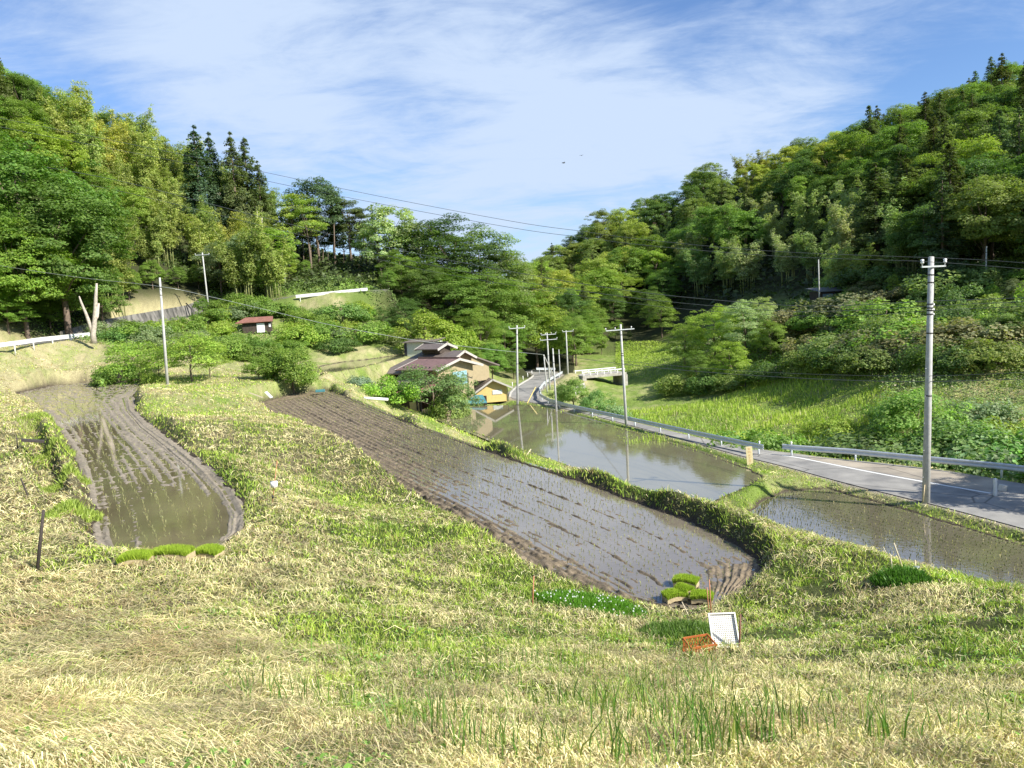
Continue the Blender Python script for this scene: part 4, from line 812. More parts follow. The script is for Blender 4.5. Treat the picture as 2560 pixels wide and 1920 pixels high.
for i, (px, D, H_) in enumerate([(1760, 57, 1.3), (1830, 55, 1.6), (1905, 55, 1.5), (1790, 62, 1.6), (1930, 60, 2.2), (2040, 55, 2.0), (2110, 56, 2.4), (2180, 52, 2.2), (2230, 50, 2.0)]): tree(['weedy', 'bush', 'small'][i % 3], px, 0, D, [G_MID, G_OLIVE, G_GREY, G_LIME][i % 4], '%s low green bush, counted from the left, between the right guardrail and the slope' % ('first', 'second', 'third', 'fourth', 'fifth', 'sixth', 'seventh', 'eighth', 'ninth')[i], 1.2, 'low bushes behind the right guardrail', H=H_)
# --- bushes and small trees of the middle ground
for kind, px, top, D, c, sx, t_ in [
    ('small', 560, 765, 71, G_MID, .9, 'round green tree left of a pair beyond the middle paddy'), ('small', 635, 745, 72, G_MID, 1.0, 'round green tree right of a pair beyond the middle paddy'), ('small', 600, 770, 72, G_DARK, .9, 'dark filling bush between the round pair of trees'),
    ('acacia', 415, 712, 68, G_LIME, 1.0, 'small feathery tree with a forked trunk right of the left pole'), ('acacia', 300, 730, 72, G_LIME, 1.1, 'small feathery tree left of the left pole'), ('acacia', 345, 745, 70, G_MID, .9, 'small feathery tree close behind the left pole'), ('acacia', 455, 735, 70, G_LIME, .8, 'small feathery tree nearest to the stony bank'),
    ('bush', 845, 808, 76, (0.314, 0.475, 0.070), 1.0, 'bright yellow green bush in front of the farmhouse'), ('acacia', 938, 782, 77, (0.164, 0.274, 0.099), 1.05, 'gnarled grey green garden tree before the farmhouse'), ('bush', 975, 838, 78, G_OLIVE, .8, 'trimmed garden bush under the gable of the farmhouse'), ('small', 988, 800, 79, (0.196, 0.293, 0.111), .8, 'thin garden tree before the gable of the farmhouse'),
    ('small', 1240, 812, 81, (0.245, 0.371, 0.088), .9, 'yellow green bush behind the guardrail near the road bend'), ('small', 1290, 838, 77, (0.213, 0.352, 0.111), .9, 'feathery bush behind the guardrail left of a leaning pole'), ('small', 1215, 825, 85, (0.228, 0.333, 0.088), .8, 'bush touching the thin pole behind the curved guardrail'), ('weedy', 1320, 870, 75, (0.245, 0.352, 0.154), .8, 'low weedy bush at the foot of the leaning pole'),
    ('weedy', 1385, 900, 70, (0.220, 0.371, 0.088), .8, 'low green shrub behind the guardrail right of the leaning pole'), ('bush', 1632, 925, 55, (0.232, 0.391, 0.099), 1.0, 'fern-like bush spilling over the gap between two guardrails'), ('weedy', 1560, 925, 59.5, (0.196, 0.333, 0.099), 1.0, 'pale leafy shrub behind the guardrail left of the gap'), ('weedy', 1705, 935, 54, (0.185, 0.314, 0.088), .8, 'low shrub just behind the start of the right guardrail'),
    ('small', 1985, 835, 54, (0.278, 0.451, 0.111), 1.1, 'bright pale green bush behind the nearest utility pole'), ('bush', 2060, 900, 50, (0.245, 0.371, 0.111), 1.1, 'bush on the right flank of the one behind the nearest pole'), ('weedy', 1890, 925, 52, (0.196, 0.293, 0.099), 1.2, 'brown green shrub left of the bush behind the nearest pole'), ('weedy', 1950, 940, 50, (0.228, 0.293, 0.133), 1.1, 'dry looking shrub under the bush behind the nearest pole'),
    ('weedy', 2010, 945, 49, (0.213, 0.314, 0.111), 1.1, 'shrub behind the guardrail directly behind the nearest pole'), ('weedy', 2120, 920, 48, (0.228, 0.314, 0.133), 1.1, 'shrub over the guardrail right of the nearest pole'), ('weedy', 2190, 925, 48, (0.213, 0.371, 0.099), 1.1, 'shrub over the guardrail at the right edge of the picture'),
    ('small', 440, 640, 112, G_MID, .8, 'shrub growing at the foot of the pole above the retaining wall'), ('bush', 650, 700, 101, G_LIME, 1.4, 'bright lime bush right below the red roofed hut'), ('bush', 690, 690, 104, G_MID, 1.4, 'green bush right of the lime bush by the hut'), ('bush', 610, 655, 112, G_MID, 1.3, 'bush right above the red roofed hut'),
    ('bush', 520, 655, 108, G_GREY, 1.3, 'grey green bush left above the red roofed hut'), ('bush', 500, 720, 96, G_MID, 1.3, 'bush below left of the red roofed hut'), ('bush', 570, 735, 95, (0.180, 0.293, 0.088), 1.2, 'olive bush straight below the red roofed hut'), ('bush', 740, 650, 112, (0.196, 0.333, 0.088), 1.3, 'pale bush on the slope under the upper guardrail'),
    ('bush', 780, 690, 108, G_MID, 1.4, 'green bush at the left foot of the central grove'), ('bush', 730, 725, 100, G_DARK, 1.2, 'dark bush with a shaded hollow above the small terrace'), ('bush', 395, 690, 98, G_MID, 1.2, 'green bush below the end of the retaining wall'), ('bush', 300, 690, 90, G_MID, 1.3, 'green bush below the retaining wall left of the left pole'),
    ('bush', 255, 705, 88, (0.180, 0.314, 0.088), 1.0, 'small bush right beside the bare white trunk'), ('bush', 450, 740, 88, (0.196, 0.314, 0.111), 1.2, 'bush above the stony bank'), ('weedy', 335, 800, 68, G_LIME, .8, 'low leafy shrub under the feathery tree by the left pole'), ('weedy', 262, 780, 70, G_MID, .9, 'low shrub where the tan slope meets the feathery trees'),
    ('weedy', 780, 808, 78, (0.261, 0.352, 0.242), .8, 'greyish iris-like shrub left of the yellow green bush'), ('broad', 1245, 715, 135, G_DARK, .8, 'dark low tree behind the thin roadside poles'), ('broad', 1300, 725, 150, G_MID, .8, 'low green tree above the small bridge'), ('broad', 1360, 715, 165, G_DARK, .8, 'dark low tree right above the small bridge'), ('broad', 1195, 720, 135, G_MID, .7, 'low green tree at the very end of the road')]:
    tree(kind, px, top, D, c, t_, sx)
def slope_shrubs():
    n = 0
    for _ in range(900):
        px = random.uniform(1440, 2330); D = random.uniform(70, 118); p = GP2(px, D)
        if p[2] < -8.6 or p[2] > 1.5 or n > 75 or (px < 1950 and p[2] < -7.6): continue
        if any((p[0]-a)**2+(p[1]-b)**2 < 3.0**2 for a, b, _, _ in TREES): continue
        x_, y_, _ = proj(np.array(p)); row_ = 'foot' if p[2] < -5.5 else 'middle' if p[2] < -2.5 else 'top'
        hv = 'left' if px < 1700 else 'centre' if px < 1980 else 'right'
        c, w_ = random.choice([((.25, .34, .10), 'pale green'), ((.13, .21, .06), 'dark green'), ((.26, .27, .13), 'dry green'), ((.24, .38, .07), 'bright')])
        hv = {'left': 'left of the shed', 'centre': 'below the shed', 'right': 'right of the nearest pole'}[hv]; o_ = plant(random.choice(['weedy', 'bush', 'small']), p, random.uniform(1.6, 4.0), c, None, 'vine covered shrubs of the right slope', random.uniform(1.0, 1.7)); o_['cell'] = '%s shrub, weedy slope %s, %s' % (w_, row_, hv); n += 1
slope_shrubs()
def left_shrubs():
    n = 0
    for _ in range(900):
        px = random.uniform(230, 860); D = random.uniform(84, 124); p = GP2(px, D)
        if p[2] < -4.2 or p[2] > 7 or n > 44: continue
        if 230 < px < 450 and D > 98: continue
        d, _, _ = seg_near(LRD, np.array([p[0]]), np.array([p[1]]))
        if d[0] < 3.0 or any((p[0]-a)**2+(p[1]-b)**2 < 2.6**2 for a, b, _, _ in TREES): continue
        if 490 < px < 625 and D < 109 and p[2] > -3.5: continue
        if 600 < px < 830 and D < 125 and (p[2]+2.6)/D > .026: continue
        if sdist(PADS[4][0], np.array([p[0]]), np.array([p[1]]))[0] < 5: continue
        hv = 'left of the red roofed hut' if px < 540 else 'right of the red roofed hut'; c, w_ = random.choice([(G_MID, 'green'), (G_LIME, 'lime green'), (G_GREY, 'grey green')])
        row_ = 'upper' if p[2] > 1.5 else 'lower'; hv = ('far left' if px < 400 else 'left' if px < 540 else 'right' if px < 700 else 'far right')+' of the red roofed hut'; o_ = plant('bush', p, random.uniform(1.6, 3.0), c, None, 'bushes of the left middle slope', random.uniform(1.0, 1.5)); o_['cell'] = '%s bush, %s middle slope, %s' % (w_, row_, hv); n += 1
left_shrubs()
# ground cover of leaves under the trees and over the weedy slopes
def cover(name, n, pxr, Dr, test, colf, size, lift, label, cat='undergrowth'):
    D = np.sqrt(rng.uniform(Dr[0]**2, Dr[1]**2, n)); px = rng.uniform(*pxr, n); x = D*(px-CX)/F; z = height(x, D); qx, qy, _ = proj(np.stack([x, D, z], -1))
    ok = test(qx, qy, D, z, x); x, D, z, qx = x[ok], D[ok], z[ok], qx[ok]; n = len(x)
    h = lift*rng.random(n)*(.3+1.4*fbm(x, D, .35, 3, 120)); P = np.stack([x, D, z+h], -1)
    nrm = rng.normal(0, .5, (n, 3))+np.array([0, -.2, .9]); nrm /= np.linalg.norm(nrm, axis=1)[:, None]; a = rng.normal(0, 1, (n, 3)); t = np.cross(nrm, a); t /= np.linalg.norm(t, axis=1)[:, None]; b = np.cross(nrm, t)
    s_ = size*rng.uniform(.5, 1.4, n)*(D/90); t *= s_[:, None]; b *= s_[:, None]*.6
    V = np.stack([P-t, P-b, P+t, P+b], 1).reshape(-1, 3); C = np.repeat(colf(x, D, n), 4, 0)
    o = mesh_np(name, V, np.arange(len(V)).reshape(-1, 4), M_GRASS, C); tag(o, label, cat, kind='stuff')
def c1(x, y, n):
    t = fbm(x, y, .16, 3, 130)[:, None]; q = rng.random((n, 1))
    c = np.where(t > .52, np.array([.24, .35, .08]), np.array([.18, .26, .08])); c = np.where(q < .2, np.array([.28, .25, .15]), c); return c*rng.uniform(.5, 1.5, (n, 1))
road_ok = lambda x, D: (sdist(ROAD, x, D) > 1.2)
cover('weeds', 210000, (1380, 2400), (56, 130), lambda px, py, D, z, x: (z > -10.6) & road_ok(x, D) & ~((px < 1900) & (z < -8.9)), c1, .125, .8, 'tangled weeds and vines covering the right hand slope')
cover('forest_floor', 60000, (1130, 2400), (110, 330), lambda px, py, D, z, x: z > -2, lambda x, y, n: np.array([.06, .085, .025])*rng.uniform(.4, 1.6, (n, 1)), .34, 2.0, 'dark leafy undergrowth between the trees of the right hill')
def lok(px, py, D, z, x): d, _, _ = seg_near(LRD, x, D); return (d > 2.5) & ~((px > 590) & (px < 830) & (D > 105) & (D < 119)) & (z > -3.6) & ~((px > 215) & (px < 452) & (D > 96) & (D < 124)) & ~((px < 230) & (D < 84))
cover('weeds', 130000, (-150, 1000), (78, 130), lok, lambda x, y, n: np.where(fbm(x, y, .2, 3, 131)[:, None] > .5, np.array([.22, .34, .07]), np.array([.18, .26, .08]))*rng.uniform(.5, 1.5, (n, 1)), .12, .6, 'leafy weeds covering the slope around the red roofed hut')
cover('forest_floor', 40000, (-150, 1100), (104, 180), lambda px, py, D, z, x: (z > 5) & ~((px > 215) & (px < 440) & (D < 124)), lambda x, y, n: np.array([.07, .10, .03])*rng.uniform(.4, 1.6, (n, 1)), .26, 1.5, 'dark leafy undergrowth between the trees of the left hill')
def c2(x, y, n): t = fbm(x, y, .14, 3, 133)[:, None]; return (np.array([.38, .48, .06])*t+np.array([.20, .31, .045])*(1-t))*rng.uniform(.6, 1.3, (n, 1))
cover('meadow_grass', 200000, (1240, 1960), (58, 175), lambda px, py, D, z, x: road_ok(x, D) & (z < -8.2-0*px) & (z > -11.5) & (px > 1330-0*D), c2, .075, .40, 'bright lush grass of the terraced field behind the guardrail', 'grass')

# tall bright grass strip behind the guardrail
n_ = 26000; px_ = rng.uniform(1345, 1930, n_); D_ = np.sqrt(rng.uniform(56**2, 92**2, n_)); x = D_*(px_-CX)/F; z = height(x, D_); qx, qy, _ = proj(np.stack([x, D_, z], -1)); k_ = road_ok(x, D_) & (z < -9.0) & (fbm(x, D_, .3, 3, 180) > .38); x, y, z = x[k_], D_[k_], z[k_]; n = len(x)
h = rng.uniform(.25, .65, n)*(.5+.8*fbm(x, y, .4, 2, 181)); ln_ = rng.normal(0, .22, (n, 2)); base = np.stack([x, y, z], -1); tip = base+np.stack([ln_[:, 0]*h, ln_[:, 1]*h, h], -1)
t = fbm(x, y, .25, 3, 182)[:, None]; c = (np.array([.46, .54, .09])*t*1.3+np.array([.17, .30, .05])*(1-t))*rng.uniform(.6, 1.3, (n, 1)); c = np.where(rng.random((n, 1)) < .08, np.array([.55, .48, .28]), c)
tag(ribbons('reed_grass', np.stack([base, (base+tip)/2, tip], 1), rng.uniform(.04, .08, n), c, M_GRASS, None, (1, .8, .2)), 'tall bright yellow green grass strip behind the long guardrail', 'grass', kind='stuff')
def V3(p): return Vector([float(q) for q in p])
ap = strip('gravel_verge', resample(smooth_pts(line([(1752, 993), (1900, 1021), (2000, 1039), (2140, 1063)], ZROAD)), 40), resample(smooth_pts(line([(1745, 985), (1841, 996), (1990, 1013), (2150, 1034)], ZROAD)), 40), ZROAD+.014, asphalt('gravel', (.47, .42, .35)), 4)
_HD = np.geomspace(4, 160, 500)
def hit(px, py):
    """where the sight line through a picture point meets the ground"""
    v = ray(px, py); P = v[None]*_HD[:, None]; h = height(P[:, 0], P[:, 1]); i = int(np.argmax(P[:, 2] <= h)); return V3(v*_HD[i])
# ------------------------------------------------------------------ utility poles
ALONG = Vector((-.62, .78, 0)).normalized()      # the way the road and the wires run
def lerp3(a, b, t): return a+(b-a)*t
def insul(e, p, s=1.0, m=None):
    b = MB(); b.tube([p, p+Vector((0, 0, .10*s)), p+Vector((0, 0, .11*s)), p+Vector((0, 0, .17*s)), p+Vector((0, 0, .20*s)), p+Vector((0, 0, .28*s)), p+Vector((0, 0, .31*s))], [.025*s, .025*s, .06*s, .085*s, .06*s, .09*s, .04*s], 10); return b.build('insulator', m or M_CER, e, True)
def pole(label, base, top, D, r0=.165, r1=.10, arms=(), steps=0, bands=(), D2=None, arm_dir=None, bury=1.2, m=None, group='utility poles along the valley road', extra=None):
    if D > 60: r0 *= .84; r1 *= .84
    b = V3(PD(base[0], base[1], D)); t = V3(PD(top[0], top[1], D2 or D)); ax = (t-b).normalized()
    e = empty('utility_pole', b, 0, label, 'utility pole', group); o = Vector((0, 0, 0)); T = t-b; L = T.length
    mb = MB(); mb.tube([o-ax*bury, o+T*.5, T, T+ax*.02], [r0, (r0+r1)/2, r1, r1*.6], 18); mb.build('shaft', m or M_CONC, e, True)
    ad = (arm_dir or Vector((.83, .40, .0))).normalized()
    for (frac, half, ins, shift) in arms:
        c = T*frac; a = MB(); rot = Matrix.Rotation(math.atan2(ad.y, ad.x), 3, 'Z'); a.box(c+ad*shift+Vector((0, -r1*1.15-.03, 0)), (2*half, .07, .075), rot); a.build('crossarm', M_STEEL, e)
        for k in ins: insul(e, c+ad*(shift+k*half)+Vector((0, -r1*1.15-.03, .045)), 1.0 if D < 60 else .6)
    for fr in bands:
        a = MB(); rr0 = r0+(r1-r0)*fr+.012; a.tube([T*fr-ax*.03, T*fr+ax*.03], rr0, 16); a.build('steel_band', M_DARK, e, True)
    for i in range(steps):
        fr = .12+i*.055; sd_ = 1 if i % 2 else -1; a = MB(); rr0 = r0+(r1-r0)*fr; a.tube([T*fr+ad*sd_*rr0*.8, T*fr+ad*sd_*(rr0+.13)], .011, 6); a.build('step_bolt', M_STEEL, e, True)
    return e, b, T, ax, ad
e, b, T, ax, ad = pole('nearest and tallest concrete utility pole, beside the road at the right', (2000, 1092), (2011.5, 555), 37, .185, .125, arms=[(.962, .86, (-.94, .98), 0.04)], steps=9, bands=(.93, .90, .815, .80, .79, .775, .70, .45), bury=1.0)
for fr in (.812, .793, .774):
    c = T*fr+ad*.20; q = MB(); q.tube([c+Vector((0, -.05, -.05)), c+Vector((0, -.05, .05))], [.05, .05], 10); q.build('insulator', M_CER, e, True)
q = MB(); q.tube([T*.90+ad*.12, T*.895+ad*.22+Vector((0, -.1, 0)), T*.86+ad*.19+Vector((0, -.12, 0)), T*.82+ad*.20, T*.77+ad*.15+Vector((0, -.1, 0))], .014, 6); q.build('jumper_cable', M_DARK, e, True)
q = MB(); q.tube([T*.02-ad*.30+Vector((0, -.1, 0)), T*.09-ad*.2+Vector((0, -.1, 0))], .022, 6); q.build('stay_cover', M_TANWOOD, e, True)
pole('straight pole with one crossarm at the far edge of the still paddy', (1118, 868), (1116.5, 703), 84, .16, .10, arms=[(.965, .95, (-1, 1), 0)], steps=0, bands=(.88, .5))
pole('thin leaning pole rising in front of the curved guardrail', (1202, 888), (1194, 753), 77, .13, .08, bands=(.9, .78))
pole('pole with two crossarms behind the curved guardrail', (1188, 842), (1181.5, 719), 101, .15, .10, arms=[(.97, 1.1, (-1, -.4, .4, 1), .2), (.88, 1.25, (-1, 1), 0.2)], bands=(.6,))
e, b, T, ax, ad = pole('short thin pole with a slanting brace near the curved guardrail', (1182, 846), (1174.5, 766), 98, .12, .08, bands=(.95,))
q = MB(); bb = V3(PD(1206, 828, 102))-b; q.tube([T*.985, bb-Vector((0, 0, .3))], [.05, .06], 8); q.build('brace', M_CONC, e, True)
pole('pole with one crossarm at the bend where the road ends', (1227, 814), (1222.6, 714), 112, .15, .10, arms=[(.98, .9, (-1, 1), .3)])
pole('small distant pole in the shade behind the road end', (1210, 812), (1207, 755), 122, .12, .08)
pole('tall leaning pole with crossarm behind the guardrail in the valley', (1353, 922), (1340.5, 701), 66, .16, .10, arms=[(.95, 1.45, (-1, -.35, .8), -.1)], bands=(.9, .72, .70), steps=0, bury=2)
pole('pale leaning pole without crossarm behind the left curving paddy', (362, 832), (345, 600), 63, .155, .09, bands=(.91, .84), group='utility poles on the left')
pole('leaning pole with crossarm above the retaining wall on the left', (452, 680), (437, 546), 113, .16, .10, arms=[(.965, .95, (-1, 1), 0)], group='utility poles on the left', arm_dir=Vector((1, .15, 0)))
pole('small pole with two short crossarms in the trees below the bare ridge trunks', (614, 592), (609, 538), 127, .15, .11, arms=[(.42, .55, (-1, 1), 0), (.33, .4, (), 0)], group='utility poles on the left', bury=3)
pole('slim pole on the right slope just left of the dark shed', (1770, 662), (1768, 561), 104, .12, .08, group='utility poles on the right slope')
pole('dim greenish pole among the trees near the right edge', (2128, 664), (2131, 532), 92, .13, .09, bands=(.9, .78), group='utility poles on the right slope')
# yellow guy sleeve
a_, b_ = V3(PD(1139, 871, 86)), V3(PD(1157, 836, 87)); q = MB(); q.tube([a_-Vector((0, 0, .3)), a_, b_], .055, 8)
tag(q.build('guy_wire_cover', plain('yellow_sleeve', (.66, .52, .16), .5, .1)), 'yellow slanting guy wire cover beside the road bend', 'guy cover')
# ------------------------------------------------------------------ wires
def wire(label, pts, r=.012, m=None, group='power lines'):
    P = np.array([PD(a, b, D) for a, b, D in pts]); Q = []
    for i in range(len(P)-1):
        p0 = P[max(i-1, 0)]; p1 = P[i]; p2 = P[i+1]; p3 = P[min(i+2, len(P)-1)]
        for t in np.linspace(0, 1, 7)[:-1]: Q.append(.5*((2*p1)+(-p0+p2)*t+(2*p0-5*p1+4*p2-p3)*t*t+(-p0+3*p1-3*p2+p3)*t**3))
    Q.append(P[-1]); mb = MB(); rad = [r*max(q[1]/37, .8)**.62 for q in Q]; mb.tube(Q, rad, 5); return tag(mb.build('power_line', m or M_WIRE, None, True), label, 'power line', group)
wire('highest wire crossing the sky, ending at the right insulator of the nearest pole', [(-60, 243, 110), (25, 260, 108), (250, 305, 102), (400, 335, 97), (600, 378, 88), (820, 424, 79), (1106, 478, 68), (1261, 500, 62), (1396, 518, 56), (1659, 542, 47), (2049, 558, 37.4)], .013)
wire('second wire crossing the sky, ending at the left insulator of the nearest pole', [(-60, 262, 110), (25, 279, 108), (250, 323, 102), (400, 352, 97), (600, 396, 88), (820, 440, 79), (1106, 492, 68), (1261, 513, 62), (1396, 530, 56), (1659, 552, 47), (1981, 564, 36.6)], .013)
wire('upper of three cables sagging over the trees to the nearest pole', [(-40, 336, 112), (15, 347, 110), (250, 389, 103), (553, 466, 91), (835, 534, 80), (1106, 587, 68), (1366, 629, 57), (1659, 657, 47), (1821, 660, 42), (2010, 650, 36.9)], .017)
wire('middle of three cables sagging over the trees to the nearest pole', [(-40, 358, 112), (15, 369, 110), (250, 411, 103), (553, 484, 91), (835, 552, 80), (1106, 605, 68), (1366, 643, 57), (1659, 670, 47), (1834, 671, 42), (2010, 661, 36.9)], .014)
wire('lowest of three cables sagging over the trees to the nearest pole', [(553, 500, 91), (790, 554, 80), (963, 592, 73), (1366, 655, 57), (1674, 680, 47), (1859, 681, 42), (2010, 671, 36.9)], .011)
wire('upper wire leaving the nearest pole to the right edge', [(2049, 558, 37.4), (2130, 562, 35), (2300, 574, 31)], .012)
wire('second wire leaving the nearest pole to the right edge', [(1981, 564, 36.6), (2091, 571, 35), (2300, 588, 31)], .012)
wire('upper of three cables between the nearest pole and the right edge', [(2016, 650, 36.9), (2110, 647, 35), (2300, 640, 31)], .016)
wire('middle of three cables between the nearest pole and the right edge', [(2016, 661, 36.9), (2110, 656, 35), (2300, 648, 31)], .014)
wire('lowest of three cables between the nearest pole and the right edge', [(2016, 671, 36.9), (2110, 666, 35), (2300, 658, 31)], .011)
wire('upper dark low cable crossing in front of the weedy right slope', [(1341, 779, 66), (1480, 792, 56), (1659, 804, 48), (1850, 811, 42), (2003, 812, 37), (2110, 809, 35), (2300, 800, 31)], .011)
wire('lower dark low cable crossing in front of the weedy right slope', [(1341, 786, 66), (1480, 800, 56), (1659, 813, 48), (1850, 822, 42), (2003, 824, 37), (2110, 822, 35), (2300, 816, 31)], .016)
wire('dark cable from the tall leaning pole back to the road end', [(1200, 764, 101), (1267, 776, 85), (1341, 786, 66)], .014)
wire('service wire crossing the left side past the pale leaning pole', [(-30, 568, 80), (0, 574, 78), (170, 599, 70), (347, 619, 62.8), (450, 640, 66), (557, 665, 71), (720, 703, 78), (897, 735, 85), (985, 746, 88), (1080, 757, 92), (1174, 766, 98)], .013, M_WIREL)
# ------------------------------------------------------------------ guardrails
M_RAILW = plain('white_rail_paint', (.74, .74, .72), .45, .05, 3)
def guardrail(label, pts, m, h=.74, sp=4.0, beam=.36, group='guardrails', end=True, cap=True):
    P = resample(np.array(pts), 200); S = np.r_[0, np.cumsum(np.linalg.norm(np.diff(P, axis=0), axis=1))]; L = S[-1]
    o = V3(P[100]); e = empty('guardrail', o, 0, label, 'guardrail', group)
    n = max(int(L/1.0), 8); Q = np.stack([np.interp(np.linspace(0, L, n), S, P[:, k]) for k in range(3)], -1)
    prof = [(-.5, .0), (-.36, .045), (-.18, .045), (0, -.015), (.18, .045), (.36, .045), (.5, .0), (.5, -.02), (.18, .02), (0, -.045), (-.18, .02), (-.5, -.02)]
    v = []; f = []; K = len(prof)
    for i, q in enumerate(Q):
        t = V3(Q[min(i+1, n-1)]-Q[max(i-1, 0)]); t.z = 0; t.normalize(); s = Vector((t.y, -t.x, 0)); s = s if s.y < 0 else -s
        c = V3(q)-o+Vector((0, 0, h-beam/2)); v += [c+Vector((0, 0, a*beam))+s*(bq+.09) for a, bq in prof]
    f = [(i*K+k, i*K+(k+1) % K, (i+1)*K+(k+1) % K, (i+1)*K+k) for i in range(n-1) for k in range(K)]+[tuple(range(K)), tuple((n-1)*K+k for k in range(K))[::-1]]
    MB().add(v, f).build('beam', m, e)
    for d in np.arange(.6, L, sp):
        c = V3([np.interp(d, S, P[:, k]) for k in range(3)])-o; mb = MB(); mb.tube([c-Vector((0, 0, .5)), c+Vector((0, 0, h-.02))], .06, 10)
        mb.build('post', m, e, True)
    return e
guardrail('long grey white guardrail curving along the road beside the still paddy', [PZ(a, b, ZROAD) for a, b in [(1652, 984), (1590, 970), (1500, 950), (1400, 927), (1300, 904), (1232, 888), (1188, 875), (1168, 863), (1164, 850), (1174, 837), (1192, 825), (1214, 812)]], M_RAIL)
guardrail('grey white guardrail running off the right edge behind the nearest pole', [PZ(a, b, ZROAD) for a, b in [(1692, 982), (1709, 984), (1841, 994), (1990, 1010), (2162, 1028), (2330, 1050), (2500, 1072)]], M_RAIL)
guardrail('bright white guardrail along the upper road at the left edge', [PD(*q) for q in [(-160, 784, 66), (31, 755, 73), (87, 746, 78), (145, 739, 83), (197, 733, 88)]], M_RAILW, .80, 3.6, .42)
guardrail('bright white guardrail high on the slope below the ridge trees', [PD(*q) for q in [(640, 651, 117.6), (700, 645, 118.4), (755, 639, 119), (795, 635, 119.4)]], M_RAILW, .95, 4, .48)
guardrail('short dark guardrail piece across the far end of the road', [PD(*q) for q in [(1158, 804, 121), (1180, 804, 122), (1200, 804, 122)]], M_STEEL, .7, 2)
# small end lamps: round white delineators on the gap posts
for (px, py, lab) in [(1641, 973, 'round white marker on the left side of the gap between guardrails'), (1710, 975, 'round white marker on the right side of the gap between guardrails')]:
    p = V3(PZ(px, py+9, ZROAD)); mb = MB(); mb.tube([p+Vector((0, 0, .5)), p+Vector((0, 0, .82)), p+Vector((0, 0, .9)), p+Vector((0, 0, .93))], [.05, .05, .07, .03], 10); tag(mb.build('road_marker', M_WHITE, None, True), lab, 'road marker', 'markers by the guardrail gap')
# white posts along the inner kerb of the far road
for i, (px, py) in enumerate([(1107, 832), (1118, 825), (1130, 818), (1140, 811), (1149, 806)]):
    p = V3(PZ(px, py+3, ZROAD)); mb = MB(); mb.tube([p-Vector((0, 0, .2)), p+Vector((0, 0, .62))], .05, 8)
    tag(mb.build('kerb_post', M_WHITE, None, True), '%s short white post along the inner kerb of the road bend' % ('nearest', 'second', 'third', 'fourth', 'farthest')[i], 'road post', 'short posts inside the road bend')
# ------------------------------------------------------------------ bridge
M_OLDC = plain('weathered_concrete', (.36, .34, .30), .9, .3, 3, bump=.3)
A_, B_ = V3(PD(1258, 812, 110)), V3(PD(1352, 804, 112)); d = (B_-A_); d.z = 0; L = d.length; d.normalize(); nrm = Vector((-d.y, d.x, 0))
e = empty('bridge', A_, math.atan2(d.y, d.x), 'small concrete bridge with white railings at the end of the road', 'bridge')
MB().box((L/2, 1.6, -.2), (L, 3.6, .38)).build('deck', M_OLDC, e)
for y_ in (.05, 3.2):
    r_ = MB().box((L/2, y_, .50), (L-.2, .12, .16)).build('railing', M_RAILW, e, bevel=.03)
    for k in range(7): MB().box((.25+k*(L-.5)/6, y_, .20), (.10, .10, .44)).build('railing_post', M_RAILW, e)
MB().box((.2, 1.6, -1.5), (.6, 3.8, 2.4)).build('abutment', M_OLDC, e); MB().box((L-.2, 1.6, -1.5), (.6, 3.8, 2.4)).build('abutment', M_OLDC, e)
# stone lined stream wall below the mound
q = [PD(1236, 858, 84), PD(1266, 838, 90), PD(1262, 826, 92), PD(1232, 842, 86)]; mb = MB(); mb.slab(q, .3); tag(mb.build('stream_wall', M_OLDC), 'sloping concrete stream wall under the tan mound by the bridge', 'wall')
# ------------------------------------------------------------------ retaining wall on the left
m, nt_, b_ = mat('stained_retaining_wall'); tc = N(nt_, 'ShaderNodeTexCoord'); mp = N(nt_, 'ShaderNodeMapping'); mp.inputs['Scale'].default_value = (1.2, 1.2, .12); nt_.links.new(tc.outputs['Object'], mp.inputs[0])
n = N(nt_, 'ShaderNodeTexNoise'); n.inputs['Scale'].default_value = 1.6; n.inputs['Detail'].default_value = 8; nt_.links.new(mp.outputs[0], n.inputs[0]); rp = N(nt_, 'ShaderNodeValToRGB'); e_ = rp.color_ramp.elements
e_[0].position = .35; e_[0].color = (.05, .05, .045, 1); e_[1].position = .62; e_[1].color = (.20, .19, .17, 1); nt_.links.new(n.outputs[0], rp.inputs[0]); nt_.links.new(rp.outputs[0], b_.inputs['Base Color']); setp(b_, Roughness=.9)
bot = [PD(*q) for q in [(118, 732, 91), (180, 722, 95), (237, 712, 99), (325, 697, 107), (400, 685, 114), (455, 678, 119)]]; top = [PD(*q) for q in [(130, 716, 91.8), (180, 702, 95.9), (237, 688, 100), (325, 673, 108.2), (400, 660, 115.3), (452, 641, 120.6)]]
mb = MB(); nb = len(bot); back = [np.array(p)+np.array([-.3, .9, 0]) for p in top]; v = [p-np.array([0, 0, .5]) for p in bot]+top+back
mb.add(v, [(i, i+1, nb+i+1, nb+i) for i in range(nb-1)]+[(nb+i, nb+i+1, 2*nb+i+1, 2*nb+i) for i in range(nb-1)])
tag(mb.build('retaining_wall', m), 'long stained concrete retaining wall under the tan grass slope', 'retaining wall')
# rail shaped dark drain pipe on the wall
q = MB(); q.tube([PD(402, 655, 115), PD(413, 667, 114.2), PD(415, 681, 113.4)], .10, 6); tag(q.build('drain_pipe', M_DARK, None, True), 'dark bent pipe running down the retaining wall', 'pipe')
